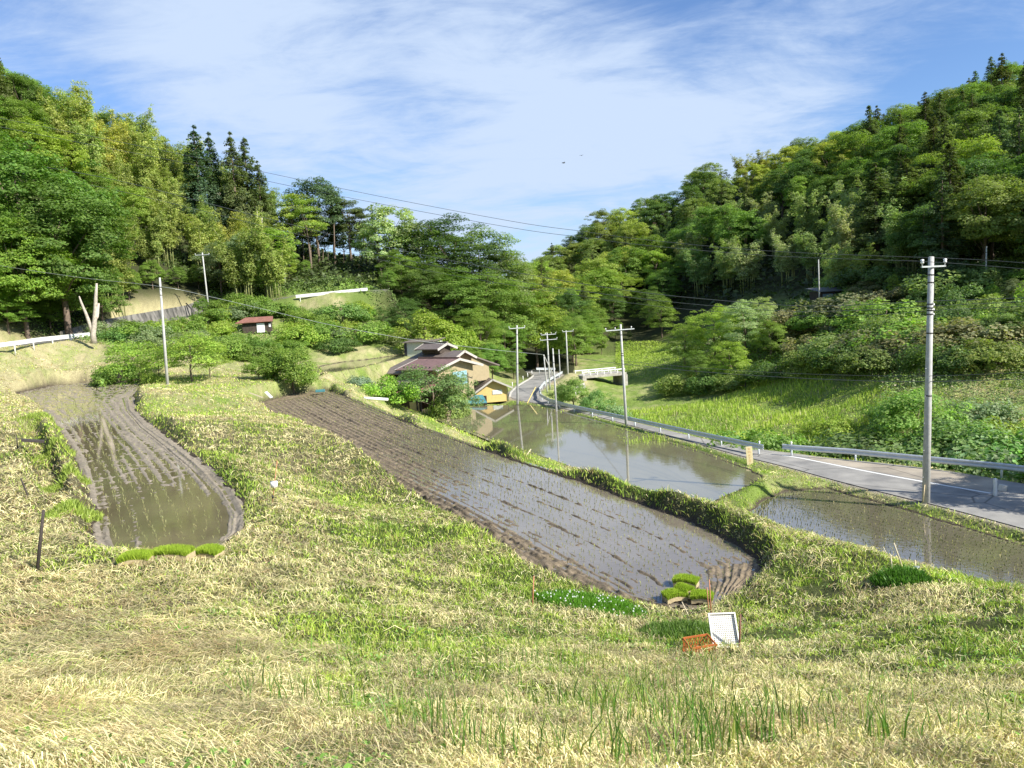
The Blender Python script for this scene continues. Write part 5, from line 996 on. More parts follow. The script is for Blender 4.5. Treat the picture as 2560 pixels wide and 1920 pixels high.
# ------------------------------------------------------------------ bare white tree
e = empty('dead_tree', V3(PD(203, 737, 82)), 0, 'bare bleached dead tree trunk standing at the end of the left guardrail', 'tree'); o = e.location
q = MB(); q.tube([V3(PD(a, b, 82))-o for a, b in [(203, 742), (201, 722), (204, 700), (206, 670), (207, 640), (209, 612)]], [.34, .27, .24, .20, .17, .10], 9); q.build('trunk', M_PALEBARK, e, True)
q = MB(); q.tube([V3(PD(a, b, 82))-o for a, b in [(201, 722), (195, 703), (186, 678), (176, 655), (171, 640)]], [.22, .19, .15, .12, .06], 8); q.build('limb', M_PALEBARK, e, True)
q = MB(); q.tube([V3(PD(a, b, 82))-o for a, b in [(204, 702), (210, 684), (213, 655)]], [.16, .15, .12], 8); q.build('limb', M_PALEBARK, e, True)
q = MB(); q.tube([V3(PD(a, b, 82))-o for a, b in [(199, 718), (194, 700), (192, 688)]], [.12, .12, .08], 8); q.build('limb', M_PALEBARK, e, True)
# bare trunks on the ridge
for i, (px, yb, yt, D, r_, lab) in enumerate([(553, 505, 455, 138, .16, 'bare pale trunk on the ridge under the cedars, left of a pair'), (562, 508, 470, 138, .2, 'bare pale trunk on the ridge under the cedars, right of a pair'), (488, 470, 400, 141, .14, 'bleached leafless snag before the dark cedars'),
                               (672, 600, 520, 143, .13, 'thin bare trunk under the yellow green pines'), (722, 598, 480, 144, .15, 'reddish slanting trunk in the ridge gap'), (693, 600, 540, 145, .1, 'thin grey trunk between the pines and the reddish trunk'), (655, 590, 530, 145, .1, 'thin grey trunk left of the ridge gap'),
                               (765, 602, 550, 145, .09, 'short pale trunk in the middle of the ridge gap'), (797, 600, 560, 140, .12, 'pale trunk at the right end of the ridge gap'), (740, 602, 540, 146, .08, 'slim dark trunk right of the reddish one'), (780, 600, 535, 146, .08, 'slim dark trunk left of the right end of the ridge gap'), (706, 600, 530, 147, .08, 'slim trunk just left of the reddish one')]):
    p = V3(PD(px, yb, D)); t_ = V3(PD(px+random.uniform(-5, 6), yt, D)); q = MB(); q.tube([p-Vector((0, 0, 2.5)), lerp3(p, t_, .5)+Vector((.1, 0, 0)), t_], [r_, r_*.8, r_*.5], 7); root = empty('bare_trunk', p, 0, lab, 'tree trunk', 'bare trunks on the ridge')
    for vv in range(len(q.v)): q.v[vv] = tuple(Vector(q.v[vv])-p)
    q.build('trunk', M_PALEBARK if i in (0, 1, 2, 8) else M_BARK, root, True)
    if i == 2:
        for dx in (-1.6, 1.5, -.8, 1.0): w_ = MB(); c = (t_-p)*random.uniform(.4, .7); w_.tube([c, c+Vector((dx*.6, 0, 1.3)), c+Vector((dx*1.5, 0, 2.6))], [.07, .05, .02], 5); w_.build('limb', M_PALEBARK, root, True)
# ------------------------------------------------------------------ farmhouse
M_TILE = plain('grey_brown_roof_tin', (.17, .14, .125), .55, .12, 2); M_ROOFR = plain('red_brown_roof_tin', (.205, .125, .115), .6, .22, 3); M_PINK = plain('faded_red_tin', (.34, .16, .145), .55, .12, 2)
M_YWALL = plain('ochre_siding', (.33, .27, .16), .75, .1, 3); M_DWALL = plain('dark_timber_wall', (.06, .045, .035), .85, .3, 4); M_TRIM = plain('pale_bargeboard', (.44, .41, .37), .7, .1); M_GLASS = plain('window_glass', (.05, .06, .07), .08, .1); M_CYAN = plain('blue_tin', (.07, .26, .30), .5, .2, 3)
M_YSID = None
def ribs(m, scale, axis='X', c0=.75):
    """vertical corrugation colour lines + bump in object space"""
    nt = m.node_tree; b = nt.nodes['Principled BSDF']; tc = N(nt, 'ShaderNodeTexCoord'); wv = N(nt, 'ShaderNodeTexWave', wave_type='BANDS', bands_direction=axis); wv.inputs['Scale'].default_value = scale; nt.links.new(tc.outputs['Object'], wv.inputs[0])
    bp = N(nt, 'ShaderNodeBump'); bp.inputs['Strength'].default_value = .6; bp.inputs['Distance'].default_value = .03; nt.links.new(wv.outputs[0], bp.inputs['Height']); nt.links.new(bp.outputs[0], b.inputs['Normal'])
ribs(M_TILE, 1.6); ribs(M_ROOFR, 1.6); ribs(M_PINK, 1.6); ribs(M_CYAN, 2.0); ribs(M_YWALL, 1.8)
K_ = V3(PD(944, 800, 84)); base_z = -10.6
e = empty('farmhouse', (K_.x, K_.y, base_z), R(-42), 'old farmhouse with stacked red brown roofs and ochre gable beyond the paddies', 'house')
def roof_gable(par, name, x0, x1, y0, y1, ze, zr, m, th=.12, trim=True, oh=.0):
    ym = (y0+y1)/2; r_ = MB(); r_.slab([(x0, y0, ze), (x1, y0, ze), (x1, ym, zr), (x0, ym, zr)], th); r_.slab([(x0, ym, zr), (x1, ym, zr), (x1, y1, ze), (x0, y1, ze)], th); ro = r_.build(name, m, par)
    if trim:
        for X_ in (x1+.02, x0-.02):
            t_ = MB(); t_.slab([(X_-.04, y0-.05, ze+.02), (X_+.04, y0-.05, ze+.02), (X_+.04, ym, zr+.03), (X_-.04, ym, zr+.03)], .26); t_.slab([(X_-.04, ym, zr+.03), (X_+.04, ym, zr+.03), (X_+.04, y1+.05, ze+.02), (X_-.04, y1+.05, ze+.02)], .26); t_.build('bargeboard', M_TRIM, ro)
        MB().box(((x0+x1)/2, ym, zr+.06), (x1-x0+.1, .22, .16)).build('ridge_cap', m, ro)
    return ro
def gable_wall(par, x, y0, y1, z0, ze, zr, m, name='gable_wall', t=.12):
    ym = (y0+y1)/2; v = [(x, y0, z0), (x, y1, z0), (x, y1, ze), (x, ym, zr), (x, y0, ze)]; v2 = [(x-t, b, c) for a, b, c in v]
    return MB().add(v+v2, [(0, 1, 2, 3, 4), (9, 8, 7, 6, 5)]+[(i, (i+1) % 5, 5+(i+1) % 5, 5+i) for i in range(5)]).build(name, m, par)
# upper storey block
MB().box((-2.7, .06, 3.75), (5.2, .12, 1.9)).build('wall', M_YWALL, e); MB().box((-2.7, 5.6, 3.75), (5.2, .12, 1.9)).build('wall', M_YWALL, e)
gable_wall(e, -.04, 0, 5.6, .2, 4.68, 5.5, M_YWALL); gable_wall(e, -5.25, 0, 5.6, 2.8, 4.68, 5.5, M_YWALL)
MB().box((-2.7, .20, 1.4), (5.2, .12, 2.8)).build('wall', M_DWALL, e)
ro = roof_gable(e, 'roof', -6.1, .75, -.85, 6.5, 4.62, 5.62, M_ROOFR)
sg = MB(); [sg.box((-5.2+k*.62, -.25, 4.62+.60*.272+.09), (.10, .12, .14)) for k in range(8)]; sg.build('snow_guard', M_DARK, ro)
w_ = MB().box((-1.8, -.03, 3.85), (1.9, .08, .95)).build('window', M_TRIM, e); MB().box((-1.35, -.075, 3.85), (.85, .03, .8)).build('pane', M_GLASS, w_)
w_ = MB().box((.0, 3.4, 3.35), (.10, 2.2, 1.5)).build('shutter', plain('blue_grey_shutter', (.22, .38, .42), .55, .3, 4), e, label='weathered blue shutter on the gable')
# old main house behind and to the left
MB().box((-6.6, 1.5, 3.6), (4.2, .12, 1.2)).build('wall', M_DWALL, e)
gable_wall(e, -1.3, 1.2, 9.6, 2.5, 4.5, 6.3, M_YWALL)
r2 = MB(); r2.slab([(-9.6, -.5, 4.15), (-.7, -.5, 4.15), (-1.2, 5.2, 6.2), (-8.2, 5.2, 6.2)], .14); r2.slab([(-8.2, 5.2, 6.2), (-1.2, 5.2, 6.2), (-.7, 10.9, 4.15), (-9.6, 10.9, 4.15)], .14); r2.slab([(-9.6, -.5, 4.15), (-8.2, 5.2, 6.2), (-9.6, 10.9, 4.15)], .14); ro2 = r2.build('main_roof', M_TILE, e)
gr = MB(); gr.slab([(-2.6, 3.0, 5.45), (-.5, 3.0, 5.45), (-.5, 4.9, 6.35), (-2.6, 4.9, 6.35)], .12); gr.slab([(-2.6, 4.9, 6.35), (-.5, 4.9, 6.35), (-.5, 6.8, 5.45), (-2.6, 6.8, 5.45)], .12); gr.build('dormer_roof', M_TILE, e)
tr_ = MB(); tr_.slab([(-.5, 2.95, 5.47), (-.42, 2.95, 5.47), (-.42, 4.9, 6.4), (-.5, 4.9, 6.4)], .25); tr_.slab([(-.5, 4.9, 6.4), (-.42, 4.9, 6.4), (-.42, 6.85, 5.47), (-.5, 6.85, 5.47)], .25); tr_.build('bargeboard', M_TRIM, e)
# smoke vent roof on the ridge
vr_ = MB(); vr_.box((-5.6, 5.2, 6.4), (3.1, 1.7, .7)); vr_.build('vent_wall', M_DWALL, e); roof_gable(e, 'vent_roof', -7.6, -3.6, 3.6, 6.8, 6.62, 7.25, M_TILE)
# lower storey pent roofs
p_ = MB(); p_.slab([(-9.3, .3, 3.75), (-3.2, .3, 3.75), (-3.4, -4.2, 2.75), (-9.0, -4.2, 2.75)], .12); p_.build('pent_roof', M_TILE, e)
p_ = MB(); p_.slab([(-3.15, -.02, 3.0), (.3, -.02, 3.0), (.1, -3.4, 2.35), (-3.4, -3.4, 2.35)], .10); p_.build('pent_roof', M_PINK, e, label='faded red lower roof')
p_ = MB(); p_.slab([(-11.6, -1.5, 2.9), (-9.35, -1.5, 2.9), (-9.2, -4.0, 2.35), (-11.8, -4.0, 2.35)], .12); p_.build('pent_roof', M_TILE, e)
MB().box((-6.2, -3.4, 1.3), (5.4, .14, 2.6)).build('wall', M_DWALL, e); MB().box((-1.6, -2.6, 1.2), (3.2, .14, 2.4)).build('wall', M_DWALL, e); MB().box((-10.4, -3.0, 1.2), (2.0, .14, 2.3)).build('wall', M_DWALL, e)
MB().box((-1.0, -2.72, .75), (1.5, .08, 1.1)).build('stacked_boards', M_TANWOOD, e)
for x_ in (-9.0, -6.5, -3.6, .0): MB().box((x_, -4.0 if x_ < -3 else -3.2, 1.2), (.14, .14, 2.5)).build('eave_post', M_DWALL, e)
# yellow shed
S_ = V3(PD(1062, 860, 90)); e = empty('shed', (S_.x, S_.y, -10.65), R(12), 'yellow corrugated shed with a gable roof beside the road bend', 'shed')
M_YSH = plain('yellow_corrugated_wall', (.66, .47, .18), .65, .08, 3); ribs(M_YSH, 2.6)
v = [(-1.9, 0, 0), (1.9, 0, 0), (1.9, 0, 1.75), (.15, 0, 2.62), (-1.9, 0, 1.35)]; v2 = [(a, .12, c) for a, b, c in v]
MB().add(v+v2, [(0, 1, 2, 3, 4), (9, 8, 7, 6, 5)]+[(i, (i+1) % 5, 5+(i+1) % 5, 5+i) for i in range(5)]).build('gable_wall', M_YSH, e)
MB().box((1.84, 2.6, .88), (.12, 5.0, 1.7)).build('wall', M_YSH, e); MB().box((-1.84, 2.6, .7), (.12, 5.0, 1.35)).build('wall', M_YSH, e); MB().box((0, 5.2, .9), (3.7, .12, 1.7)).build('wall', M_YSH, e)
r_ = MB(); r_.slab([(-2.35, -.6, 1.18), (.15, -.6, 2.78), (.15, 5.6, 2.78), (-2.35, 5.6, 1.18)], .10); r_.slab([(.15, -.6, 2.78), (2.5, -.6, 1.62), (2.5, 5.6, 1.62), (.15, 5.6, 2.78)], .10); ro = r_.build('roof', M_TILE, e)
t_ = MB(); t_.slab([(-2.37, -.64, 1.22), (.15, -.64, 2.82), (.15, -.56, 2.82), (-2.37, -.56, 1.22)], .2); t_.slab([(.15, -.64, 2.82), (2.52, -.64, 1.66), (2.52, -.56, 1.66), (.15, -.56, 2.82)], .2); t_.build('bargeboard', M_TRIM, ro)
w_ = MB().box((.72, -.03, 1.15), (1.15, .07, .5)).build('window', M_WHITE, e); MB().box((.72, -.075, 1.15), (1.0, .02, .38)).build('pane', plain('frosted_pane', (.62, .64, .62), .25, .1), w_)
MB().tube([(1.95, -.1, 0), (1.95, -.1, 1.6)], .04, 6).build('downpipe', M_DARK, e)
# blue lean-to
S_ = V3(PD(1010, 866, 86)); e = empty('lean_to', (S_.x, S_.y, -10.65), R(-8), 'low lean-to with a blue tin roof between the farmhouse and the yellow shed', 'lean-to')
MB().slab([(-1.9, -.2, 0.25+.15), (2.3, -.4, .55), (1.3, 2.6, 1.15), (-2.3, 2.4, 1.0)], .06).build('roof', M_CYAN, e)
for x_, y_ in ((-1.7, 0), (1.9, -.2), (-2.0, 2.2), (1.2, 2.3)): MB().box((x_, y_, .1), (.1, .1, .8)).build('post', M_DWALL, e)
MB().box((0, 2.2, .5), (3.6, .1, 1.1)).build('back_wall', M_DWALL, e)
# hut with a red roof, left slope
S_ = V3(PD(556, 716, 103)); e = empty('hut', (S_.x, S_.y, S_.z-.2), R(10), 'small dark hut with a rusty red roof half buried in bushes on the left slope', 'hut')
M_RUSTR = plain('rusty_red_roof', (.27, .12, .09), .7, .3, 3)
MB().slab([(-2.6, -.9, 1.45), (2.2, -.9, 1.5), (1.9, 2.2, 2.15), (-1.7, 2.2, 2.15)], .08).build('roof', M_RUSTR, e)
MB().box((0, .5, .75), (3.6, 1.9, 1.5)).build('wall', M_DWALL, e); MB().box((.55, -.5, .65), (1.0, .06, 1.2)).build('door', M_WHITE, e); MB().box((1.72, -.5, .95), (.25, .06, .5)).build('notice', M_WHITE, e)
# dark shed on the right slope
S_ = V3(PD(1800, 660, 109)); e = empty('shed', (S_.x, S_.y, S_.z-.3), R(14), 'dim dark shed with grey blue doors under the bamboo on the right slope', 'shed')
MB().box((.6, 1.2, 1.2), (5.4, 2.4, 2.4)).build('wall', M_DWALL, e); MB().slab([(-2.4, -.5, 2.35), (3.6, -.5, 2.35), (3.6, 2.8, 2.95), (-2.4, 2.8, 2.95)], .08).build('roof', plain('dim_tin', (.10, .10, .11), .5, .3), e)
MB().box((-.9, -.04, 1.05), (1.6, .06, 1.9)).build('door', plain('grey_blue_door', (.17, .23, .26), .6, .2), e); MB().box((.9, -.04, 1.05), (1.5, .06, 1.9)).build('door', plain('grey_door', (.16, .16, .18), .6, .2), e)
# white garage wall behind the farmhouse
S_ = V3(PD(905, 748, 100)); e = empty('storage_house', (S_.x, S_.y, S_.z-2.6), R(-20), 'pale storage building half hidden behind the farmhouse roof', 'building')
MB().box((0, 1.5, 1.7), (4.0, 3, 3.0)).build('wall', plain('pale_panel', (.52, .54, .46), .7, .1), e); MB().box((-1.95, -.04, 1.6), (.35, .08, 2.9)).build('corner_post', M_DARK, e); MB().slab([(-2.3, -.4, 3.2), (2.3, -.4, 3.2), (2.3, 3.4, 3.5), (-2.3, 3.4, 3.5)], .08).build('roof', M_TILE, e)
# ------------------------------------------------------------------ signs and small things by the road
b = V3(hit(1620.5, 1003)); e = empty('signboard', b, R(-6), 'narrow cream signboard with faded orange characters at the road verge', 'sign')
bd = MB().box((0, 0, .55), (.40, .04, 1.22)).build('board', plain('cream_board', (.76, .64, .38), .6, .06, 3), e, bevel=.006); e.rotation_euler[1] = R(-3)
M_ORL = plain('faded_orange_letter', (.70, .38, .16), .6, .1)
def glyph(z, strokes): 
    for (x0, z0, x1, z1) in strokes:
        d = math.hypot(x1-x0, z1-z0); yield ((x0+x1)/2, -.0235, z+(z0+z1)/2), (d+.012, .005, .014), Matrix.Rotation(-math.atan2(z1-z0, x1-x0), 3, 'Y')
lt = MB(); G = [[(-.07, .05, .07, .05), (0, .08, 0, -.07), (-.06, -.02, .06, -.02)], [(-.07, .06, .07, .06), (-.07, .06, -.07, -.06), (.07, .06, .07, -.06), (-.07, 0, .07, 0)], [(-.07, .03, .07, .03), (0, .07, -.06, -.07), (0, .0, .06, -.07)], [(-.06, .06, .06, .06), (0, .06, 0, -.06), (-.08, -.06, .08, -.06)], [(-.07, .04, .07, .04), (-.04, .07, -.04, -.06), (.04, .07, .04, -.06)]]
for i, s_ in enumerate(G):
    for c_, d_, r_ in glyph(1.0-i*.2, s_): lt.box(c_, d_, r_)
lt.build('lettering', M_ORL, bd)
b = V3(PZ(2150, 1071, ZROAD)); q = MB(); q.box((b.x, b.y, b.z+.42), (.13, .13, .92)); tag(q.build('marker_post', M_WHITE, bevel=.01), 'square white post at the end of the road line near the right edge', 'post')
b = V3(PZ(2166, 1060, ZROAD)); q = MB(); q.box((b.x, b.y, b.z+.14), (.34, .26, .34), Matrix.Rotation(.25, 3, 'Y')); tag(q.build('stone_block', plain('pale_stone', (.62, .60, .55), .8, .15, 5), bevel=.03), 'small tilted pale stone block beside the white post', 'stone')
# stakes, sticks and boards
def stake(px0, y0, px1, y1, D, r, m, label, name='stake', cat='stake', group=None, D1=None):
    b = hit(px0, y0) if D < 30 else V3(PD(px0, y0, D)); D = b.y if D < 30 else D; t_ = V3(PD(px1, y1, D1 or D)); q = MB(); q.tube([b-(t_-b).normalized()*.25, lerp3(b, t_, .5), t_], [r, r, r*.85], 8); return tag(q.build(name, m, None, True), label, cat, group)
M_BROWN = plain('brown_stake', (.20, .09, .06), .7, .2, 20); M_PALEW = plain('pale_bamboo_stick', (.60, .52, .36), .7, .15, 20); M_BLK = plain('dark_old_wood', (.05, .04, .035), .85, .3, 20); M_ORSTK = plain('orange_brown_stake', (.45, .20, .11), .7, .15, 20)
stake(1597, 1400, 1599.5, 1327, 13.9, .016, M_BROWN, 'dark brown stake right beside the white tray')
stake(1536, 1326, 1532, 1252, 15.8, .014, M_ORSTK, 'taller of two orange brown sticks by the right seedling mats')
stake(1531, 1323, 1527, 1269, 15.8, .012, M_ORSTK, 'shorter of two orange brown sticks by the right seedling mats')
stake(1491, 1338, 1473, 1300, 15.4, .010, M_PALEW, 'thin white stick leaning before the right seedling mats')
stake(1150, 1314, 1153, 1244, 14.8, .014, M_ORSTK, 'lone orange brown stake at the near edge of the middle paddy')
stake(80, 1238, 94, 1102, 14.2, .030, M_BLK, 'thick dark wooden post at the left edge of the foreground')
stake(62, 1076, 45, 1033, 20.5, .022, M_BLK, 'slanting short dark stake left of the left paddy'); stake(38, 972, 36, 941, 27, .022, M_BLK, 'small upright dark stake far left of the left paddy')
stake(1125, 1000, 1147, 970, 35.8, .026, M_PALEW, 'pale stick leaning on the grassy bank right of the middle paddy', 'stick', 'stick'); stake(866, 1094, 888, 1062, 25.2, .015, M_PALEW, 'pale thin stick leaning at the left side of the middle paddy', 'stick', 'stick')
stake(1951, 1230, 1931, 1173, 16.6, .016, M_PALEW, 'longer pale stake leaning left above the right paddy', group=None); stake(1928, 1242, 1924, 1199, 16.6, .014, M_PALEW, 'shorter pale stake left of the leaning one above the right paddy')
e = empty('stake', V3(PD(1975, 1240, 16.6)), 0, 'short stake carrying a blue grey cap above the right paddy', 'stake'); o = e.location
q = MB(); q.tube([V3(PD(1975, 1250, 16.6))-o, V3(PD(1977, 1210, 16.6))-o], .014, 8); q.build('rod', M_PALEW, e, True); q = MB(); c = V3(PD(1978, 1227, 16.5))-o; q.tube([c-Vector((.09, 0, .03)), c, c+Vector((.08, 0, .02))], [.02, .05, .03], 10); q.build('cap', plain('blue_grey_plastic', (.16, .22, .26), .5, .1), e, True)
# measuring rod with a white cup on the hump
e = empty('cup_stake', V3(PD(588, 1097, 19)), 0, 'orange rod with a white cup on it standing on the grassy hump', 'stake'); o = e.location
q = MB(); q.tube([V3(PD(587, 1110, 19))-o, V3(PD(592, 1050, 19))-o, V3(PD(599, 995, 19))-o], [.011, .011, .010], 8); q.build('rod', M_ORSTK, e, True)
c = V3(PD(592, 1046, 19))-o; q = MB(); q.tube([c-Vector((0, 0, .075)), c-Vector((0, 0, .07)), c+Vector((0, 0, .07)), c+Vector((0, 0, .075)), c+Vector((0, 0, .06))], [.055, .085, .092, .075, .0651], 18, False); q.build('cup', M_WHITE, e, True)
q = MB(); q.tube([c-Vector((0, 0, .04)), c-Vector((0, 0, .035))], [.085, .085], 18); q.build('cup_bottom', M_DARK, e)
c2_ = V3(PD(589, 1073, 19))-o; q = MB(); q.tube([c2_-Vector((0, 0, .04)), c2_+Vector((0, 0, .04))], .028, 8); q.build('clamp', M_DARK, e, True)
def board(pts, t, m, label, name='board', cat='board', group=None): q = MB(); q.slab(pts, t); return tag(q.build(name, m), label, cat, group)
board([PD(571, 847, 62), PD(577, 845, 62), PD(590, 858, 61.6), PD(584, 860, 61.6)], .06, M_WHITE, 'white board standing slanted at the far left corner of the middle paddy')
board([PD(537, 849, 62.5), PD(539, 847, 62.5), PD(569, 858, 62), PD(567, 860, 62)], .06, M_PALEW, 'thin pale board lying left of the slanted white one')
board([PD(652, 989, 32.5), PD(655, 990, 32.3), PD(673, 970, 33), PD(667, 967, 33.3)], .03, M_WHITE, 'white plate stuck at the left edge of the middle paddy')
p = PZ(692, 847, -6.45); q = MB(); q.box((p[0], p[1], p[2]+.12), (.85, .5, .22), Matrix.Rotation(.2, 3, 'Z')); tag(q.build('water_box', plain('teal_plastic', (.06, .20, .22), .5, .2), bevel=.02), 'teal box at the far end of the middle paddy', 'box')
q = MB(); q.tube([PD(786, 860, 68), PD(838, 863, 69)], .13, 8); tag(q.build('pipe', M_WHITE, None, True), 'white pipe lying left of the yellow green bush', 'pipe')
board([PD(46, 947, 27.5), PD(96, 950, 27.8), PD(96, 953, 27.2), PD(46, 950, 27)], .07, M_BLK, 'dark plank laid over the ditch left of the left paddy')
# ------------------------------------------------------------------ seedling mats
M_SOIL = plain('mat_roots', (.42, .34, .20), .9, .2, 20)
def mat_slab(x0, y0, x1, y1, D, lv, label, rot=0., bow=.06, group='seedling mats', dx=0):
    c = PZ((x0+x1)/2, y1, lv); lv = max(lv, H1(c[0], c[1]+.1)); c = PZ((x0+x1)/2, y1, lv); lv = max(lv, H1(c[0], c[1]+.1), H1(c[0], c[1])); wd = (x1-x0)/F*c[1]; dp = .34
    e = empty('seedling_mat', (c[0], c[1]+.1, lv), rot, label, 'seedling mat', group)
    nx, ny = 16, 8; X_, Y_ = np.meshgrid(np.linspace(-wd/2, wd/2, nx), np.linspace(-.06, dp-.06, ny)); Zt = .07+bow*np.cos(np.pi*X_/wd)+.02*rng.random(X_.shape)
    mb = MB(); top_ = [(float(a), float(b), float(z)) for a, b, z in zip(X_.ravel(), Y_.ravel(), Zt.ravel())]; bt = [(a, b, z-.11) for a, b, z in top_]; n_ = nx*ny
    f = [(j*nx+i, j*nx+i+1, (j+1)*nx+i+1, (j+1)*nx+i) for j in range(ny-1) for i in range(nx-1)]; f2 = [tuple(n_+k for k in q)[::-1] for q in f]
    rim = [i for i in range(nx)]+[j*nx+nx-1 for j in range(1, ny)]+[(ny-1)*nx+i for i in range(nx-2, -1, -1)]+[j*nx for j in range(ny-2, 0, -1)]
    f3 = [(rim[k], n_+rim[k], n_+rim[(k+1) % len(rim)], rim[(k+1) % len(rim)]) for k in range(len(rim))]; mb.add(top_+bt, f+f2+f3).build('root_mat', M_SOIL, e)
    n = 5000; a = rng.uniform(-wd/2, wd/2, n); b = rng.uniform(-.07, dp-.06, n); z = .07+bow*np.cos(np.pi*a/wd); base = np.stack([a, b, z], -1); h = rng.uniform(.075, .12, n); ln_ = np.stack([rng.normal(0, .14, n)+a/wd*.4, rng.normal(-.08, .14, n)-.15*(b < 0), np.ones(n)], -1)
    tip = base+ln_*h[:, None]; mid = (base+tip)/2+rng.normal(0, .005, (n, 3)); c_ = np.array([.38, .50, .06])*rng.uniform(.6, 1.35, (n, 1)); o = ribbons('seedlings', np.stack([base, mid, tip], 1), rng.uniform(.005, .009, n), c_, M_GRASS, None, (1, .9, .3)); o.parent = e; return e
mat_slab(253, 1190, 316, 1228, 15, ZL+.05, 'bright green rice seedling mat, left of three at the left paddy', .15, .05, 'seedling mats at the left paddy')
mat_slab(316, 1190, 406, 1220, 15, ZL+.05, 'wide bright green rice seedling mat, middle of three at the left paddy', -.1, .05, 'seedling mats at the left paddy')
mat_slab(412, 1175, 468, 1212, 15, ZL+.05, 'square bright green rice seedling mat, right of three at the left paddy', -.2, .05, 'seedling mats at the left paddy')
mat_slab(1456, 1243, 1508, 1270, 17, ZM+.03, 'bright green seedling mat farthest out in the water at the middle paddy', -.45, .05, 'seedling mats at the middle paddy')
mat_slab(1440, 1270, 1488, 1302, 17, ZM+.03, 'bright green seedling mat, left of the near ones at the middle paddy', .2, .05, 'seedling mats at the middle paddy')
mat_slab(1496, 1276, 1542, 1306, 17, ZM+.05, 'bright green seedling mat, right of the near ones by the brown sticks', -.3, .045, 'seedling mats at the middle paddy')
mat_slab(1474, 1266, 1502, 1290, 17, ZM+.08, 'small folded seedling mat in the centre of its cluster at the middle paddy', .6, .06, 'seedling mats at the middle paddy')
# white tray and orange crate
b = hit(1569, 1399); e = empty('tray', b, R(-4), 'white lattice seedling tray leaning on the grass beside a brown stake', 'tray'); e.rotation_euler[0] = R(52)
M_TRAY = plain('white_plastic', (.82, .80, .74), .45, .05); q = MB(); W_, H_ = .42, .54
for x_ in np.linspace(-W_/2, W_/2, 15): q.box((x_, H_/2, 0), (.010, H_, .012))
for y_ in np.linspace(0, H_, 17): q.box((0, y_, .002), (W_, .012, .012))
q.build('lattice', M_TRAY, e); MB().box((0, H_/2, -.012), (W_, H_, .006)).build('bottom', M_TRAY, e); q = MB()
for c_, d_ in (((-W_/2, H_/2, .02), (.02, H_+.02, .06)), ((W_/2, H_/2, .02), (.02, H_+.02, .06)), ((0, 0, .02), (W_, .02, .06)), ((0, H_, .02), (W_, .02, .06))): q.box(c_, d_)
q.build('rim', M_TRAY, e)
b = hit(1510, 1412); e = empty('crate', b-Vector((0, 0, .02)), R(12), 'orange plastic lattice crate half sunk in weeds left of the white tray', 'crate'); e.rotation_euler[0] = R(8); M_ORC = plain('orange_plastic', (.46, .14, .04), .5, .15, 6); q = MB()
for s_ in (-1, 1):
    for z_ in (.02, .24): q.box((0, s_*.15, z_), (.42, .014, .03)); q.box((s_*.21, 0, z_), (.014, .30, .03))
    for k in range(9):
        for d_ in (-.6, .6): q.box((-.19+k*.0475, s_*.15, .13), (.010, .008, .24), Matrix.Rotation(d_*.5, 3, 'Y'))
    for k in range(6): q.box((s_*.21, -.13+k*.052, .13), (.008, .010, .22))
q.build('lattice', M_ORC, e); MB().box((0, 0, .01), (.41, .29, .008)).build('bottom', M_ORC, e)
# flowering clover clump and leafy weeds
def clump(name, px, py, lev, rx, ry, n, hgt, col, label, cat, flowers=0, w=.010):
    c = PZ(px, py, lev); th_ = rng.uniform(0, 6.28, n); rd = rng.random(n)**.5; x = c[0]+rx*rd*np.cos(th_)+.5*ry*rd*np.sin(th_)*0; y = c[1]+ry*rd*np.sin(th_); z = height(x, y); h = hgt*rng.uniform(.5, 1.2, n)*(1-.5*rd**2)
    base = np.stack([x, y, z], -1); ln_ = rng.normal(0, .35, (n, 2)); tip = base+np.stack([ln_[:, 0]*h, ln_[:, 1]*h, h], -1); mid = (base+tip)/2; cc = np.array(col)*rng.uniform(.6, 1.5, (n, 1))
    o = ribbons(name, np.stack([base, mid, tip], 1), rng.uniform(.7, 1.4, n)*w, cc, M_GRASS, None, (.8, 1.2, .3)); tag(o, label, cat, kind='stuff')
    if flowers:
        k = rng.choice(n, flowers); P = tip[k]; b_ = MB()
        for p in P: b_.box(tuple(p+np.array([0, 0, .01])), (.022, .022, .02))
        tag(b_.build('clover_flowers', M_WHITE), 'tiny white flowers dotted over the dark green clump by the middle paddy', 'flowers', kind='stuff')
clump('clover', 1275, 1312, -6.2, 1.15, .75, 9000, .20, (.11, .26, .02), 'lush dark green clump at the near edge of the middle paddy', 'clover', 90)
clump('weeds', 1945, 1245, -5.9, .55, .45, 3500, .28, (.09, .20, .03), 'dark leafy weeds round the stakes above the right paddy', 'weeds', w=.022)
clump('weeds', 1470, 1370, -6.1, .8, .6, 4500, .22, (.12, .20, .04), 'green weeds growing round the orange crate', 'weeds', w=.014)
for i_, (a_, b_, c_, d_) in enumerate([(92, 925, .5, 2.2), (128, 975, .45, 1.8), (148, 1040, .35, 1.6), (170, 1110, .3, 1.4)]): clump('weeds', a_, b_, -4.3, c_, d_, 1800, .22, (.28, .36, .07), 'bright green tall grass between the ditch and the left paddy, part %s from the far end' % ('one', 'two', 'three', 'four')[i_], 'grass', w=.022)
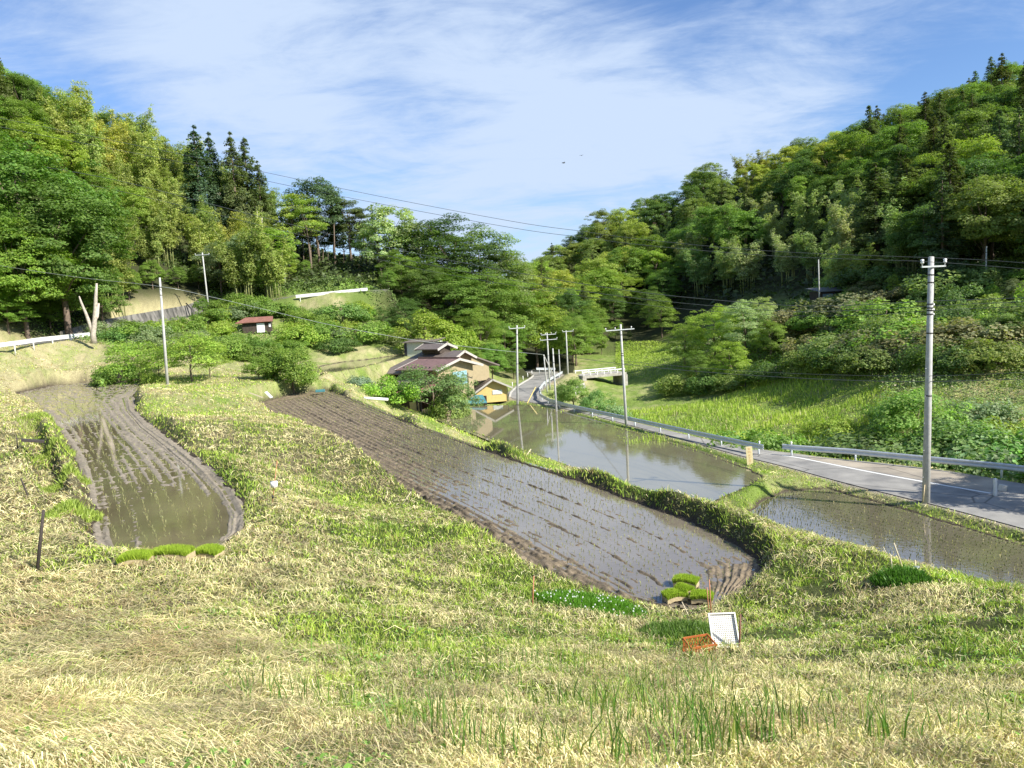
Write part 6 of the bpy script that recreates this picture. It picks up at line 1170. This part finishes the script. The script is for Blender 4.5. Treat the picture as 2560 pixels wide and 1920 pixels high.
# roadside tall grass heads behind the rail
# birds
def bird(px, py, D, s, rz, label):
    p = V3(PD(px, py, D)); e = empty('bird', p, rz, label, 'bird', 'birds in the sky'); q = MB(); q.tube([(-.16*s, 0, 0), (-.08*s, 0, .01), (.04*s, 0, .01), (.13*s, 0, .02), (.19*s, 0, .01)], [.01*s, .04*s, .055*s, .035*s, .008*s], 8); q.build('body', M_DARK, e, True)
    for k in (-1, 1): MB().slab([(-.03*s, 0, .02*s), (.07*s, 0, .02*s), (.05*s, k*.22*s, .09*s), (.0, k*.30*s, .07*s)], .008).build('wing', M_DARK, e)
bird(1217, 352, 60, .85, .4, 'small dark bird gliding high in the middle of the sky'); bird(1256, 336, 80, .7, 1.2, 'fainter bird right of the other one in the sky')
# ------------------------------------------------------------------ out of the picture on the right: what throws the shade on the road
for (X_, Y_, H_, sx_, lab) in [(31, 33, 9, 1.0, 'tree just outside the right edge whose shade falls on the road'), (37, 34, 11, 1.0, 'second tree just outside the right edge, farther along the road')]: plant('big', (X_, Y_, -10.7), H_, G_MID, lab, None, sx_)
e = empty('utility_pole', (27.9, 34.4, -10.7), 0, 'next concrete utility pole standing beyond the right edge of the picture', 'utility pole', 'utility poles along the valley road'); MB().tube([(0, 0, -1), (0, 0, 6), (0, 0, 12)], [.19, .155, .12], 18).build('shaft', M_CONC, e, True)
MB().box((0, -.2, 11.6), (1.8, .08, .09)).build('crossarm', M_STEEL, e)
# ------------------------------------------------------------------ labels of the hillside trees
def order_labels():
    from collections import defaultdict
    D_ = defaultdict(list)
    for o in COL.objects:
        if o.parent is None and 'cell' in o: D_[o['cell']].append(o)
    words = ['leftmost', 'second', 'third', 'fourth', 'fifth', 'sixth', 'seventh', 'eighth', 'ninth', 'tenth']
    for c, L in D_.items():
        L.sort(key=lambda o: float(proj(np.array(o.location))[0]))
        for i, o in enumerate(L):
            if len(L) > 1: o['label'] = ('%s of %s, ' % (words[min(i, 9)] if i < len(L)-1 or i > 8 else 'rightmost', {2: 'two', 3: 'three', 4: 'four', 5: 'five', 6: 'six', 7: 'seven', 8: 'eight', 9: 'nine'}.get(len(L), 'several')))+c
            else: o['label'] = c
        for o in L: del o['cell']
order_labels()
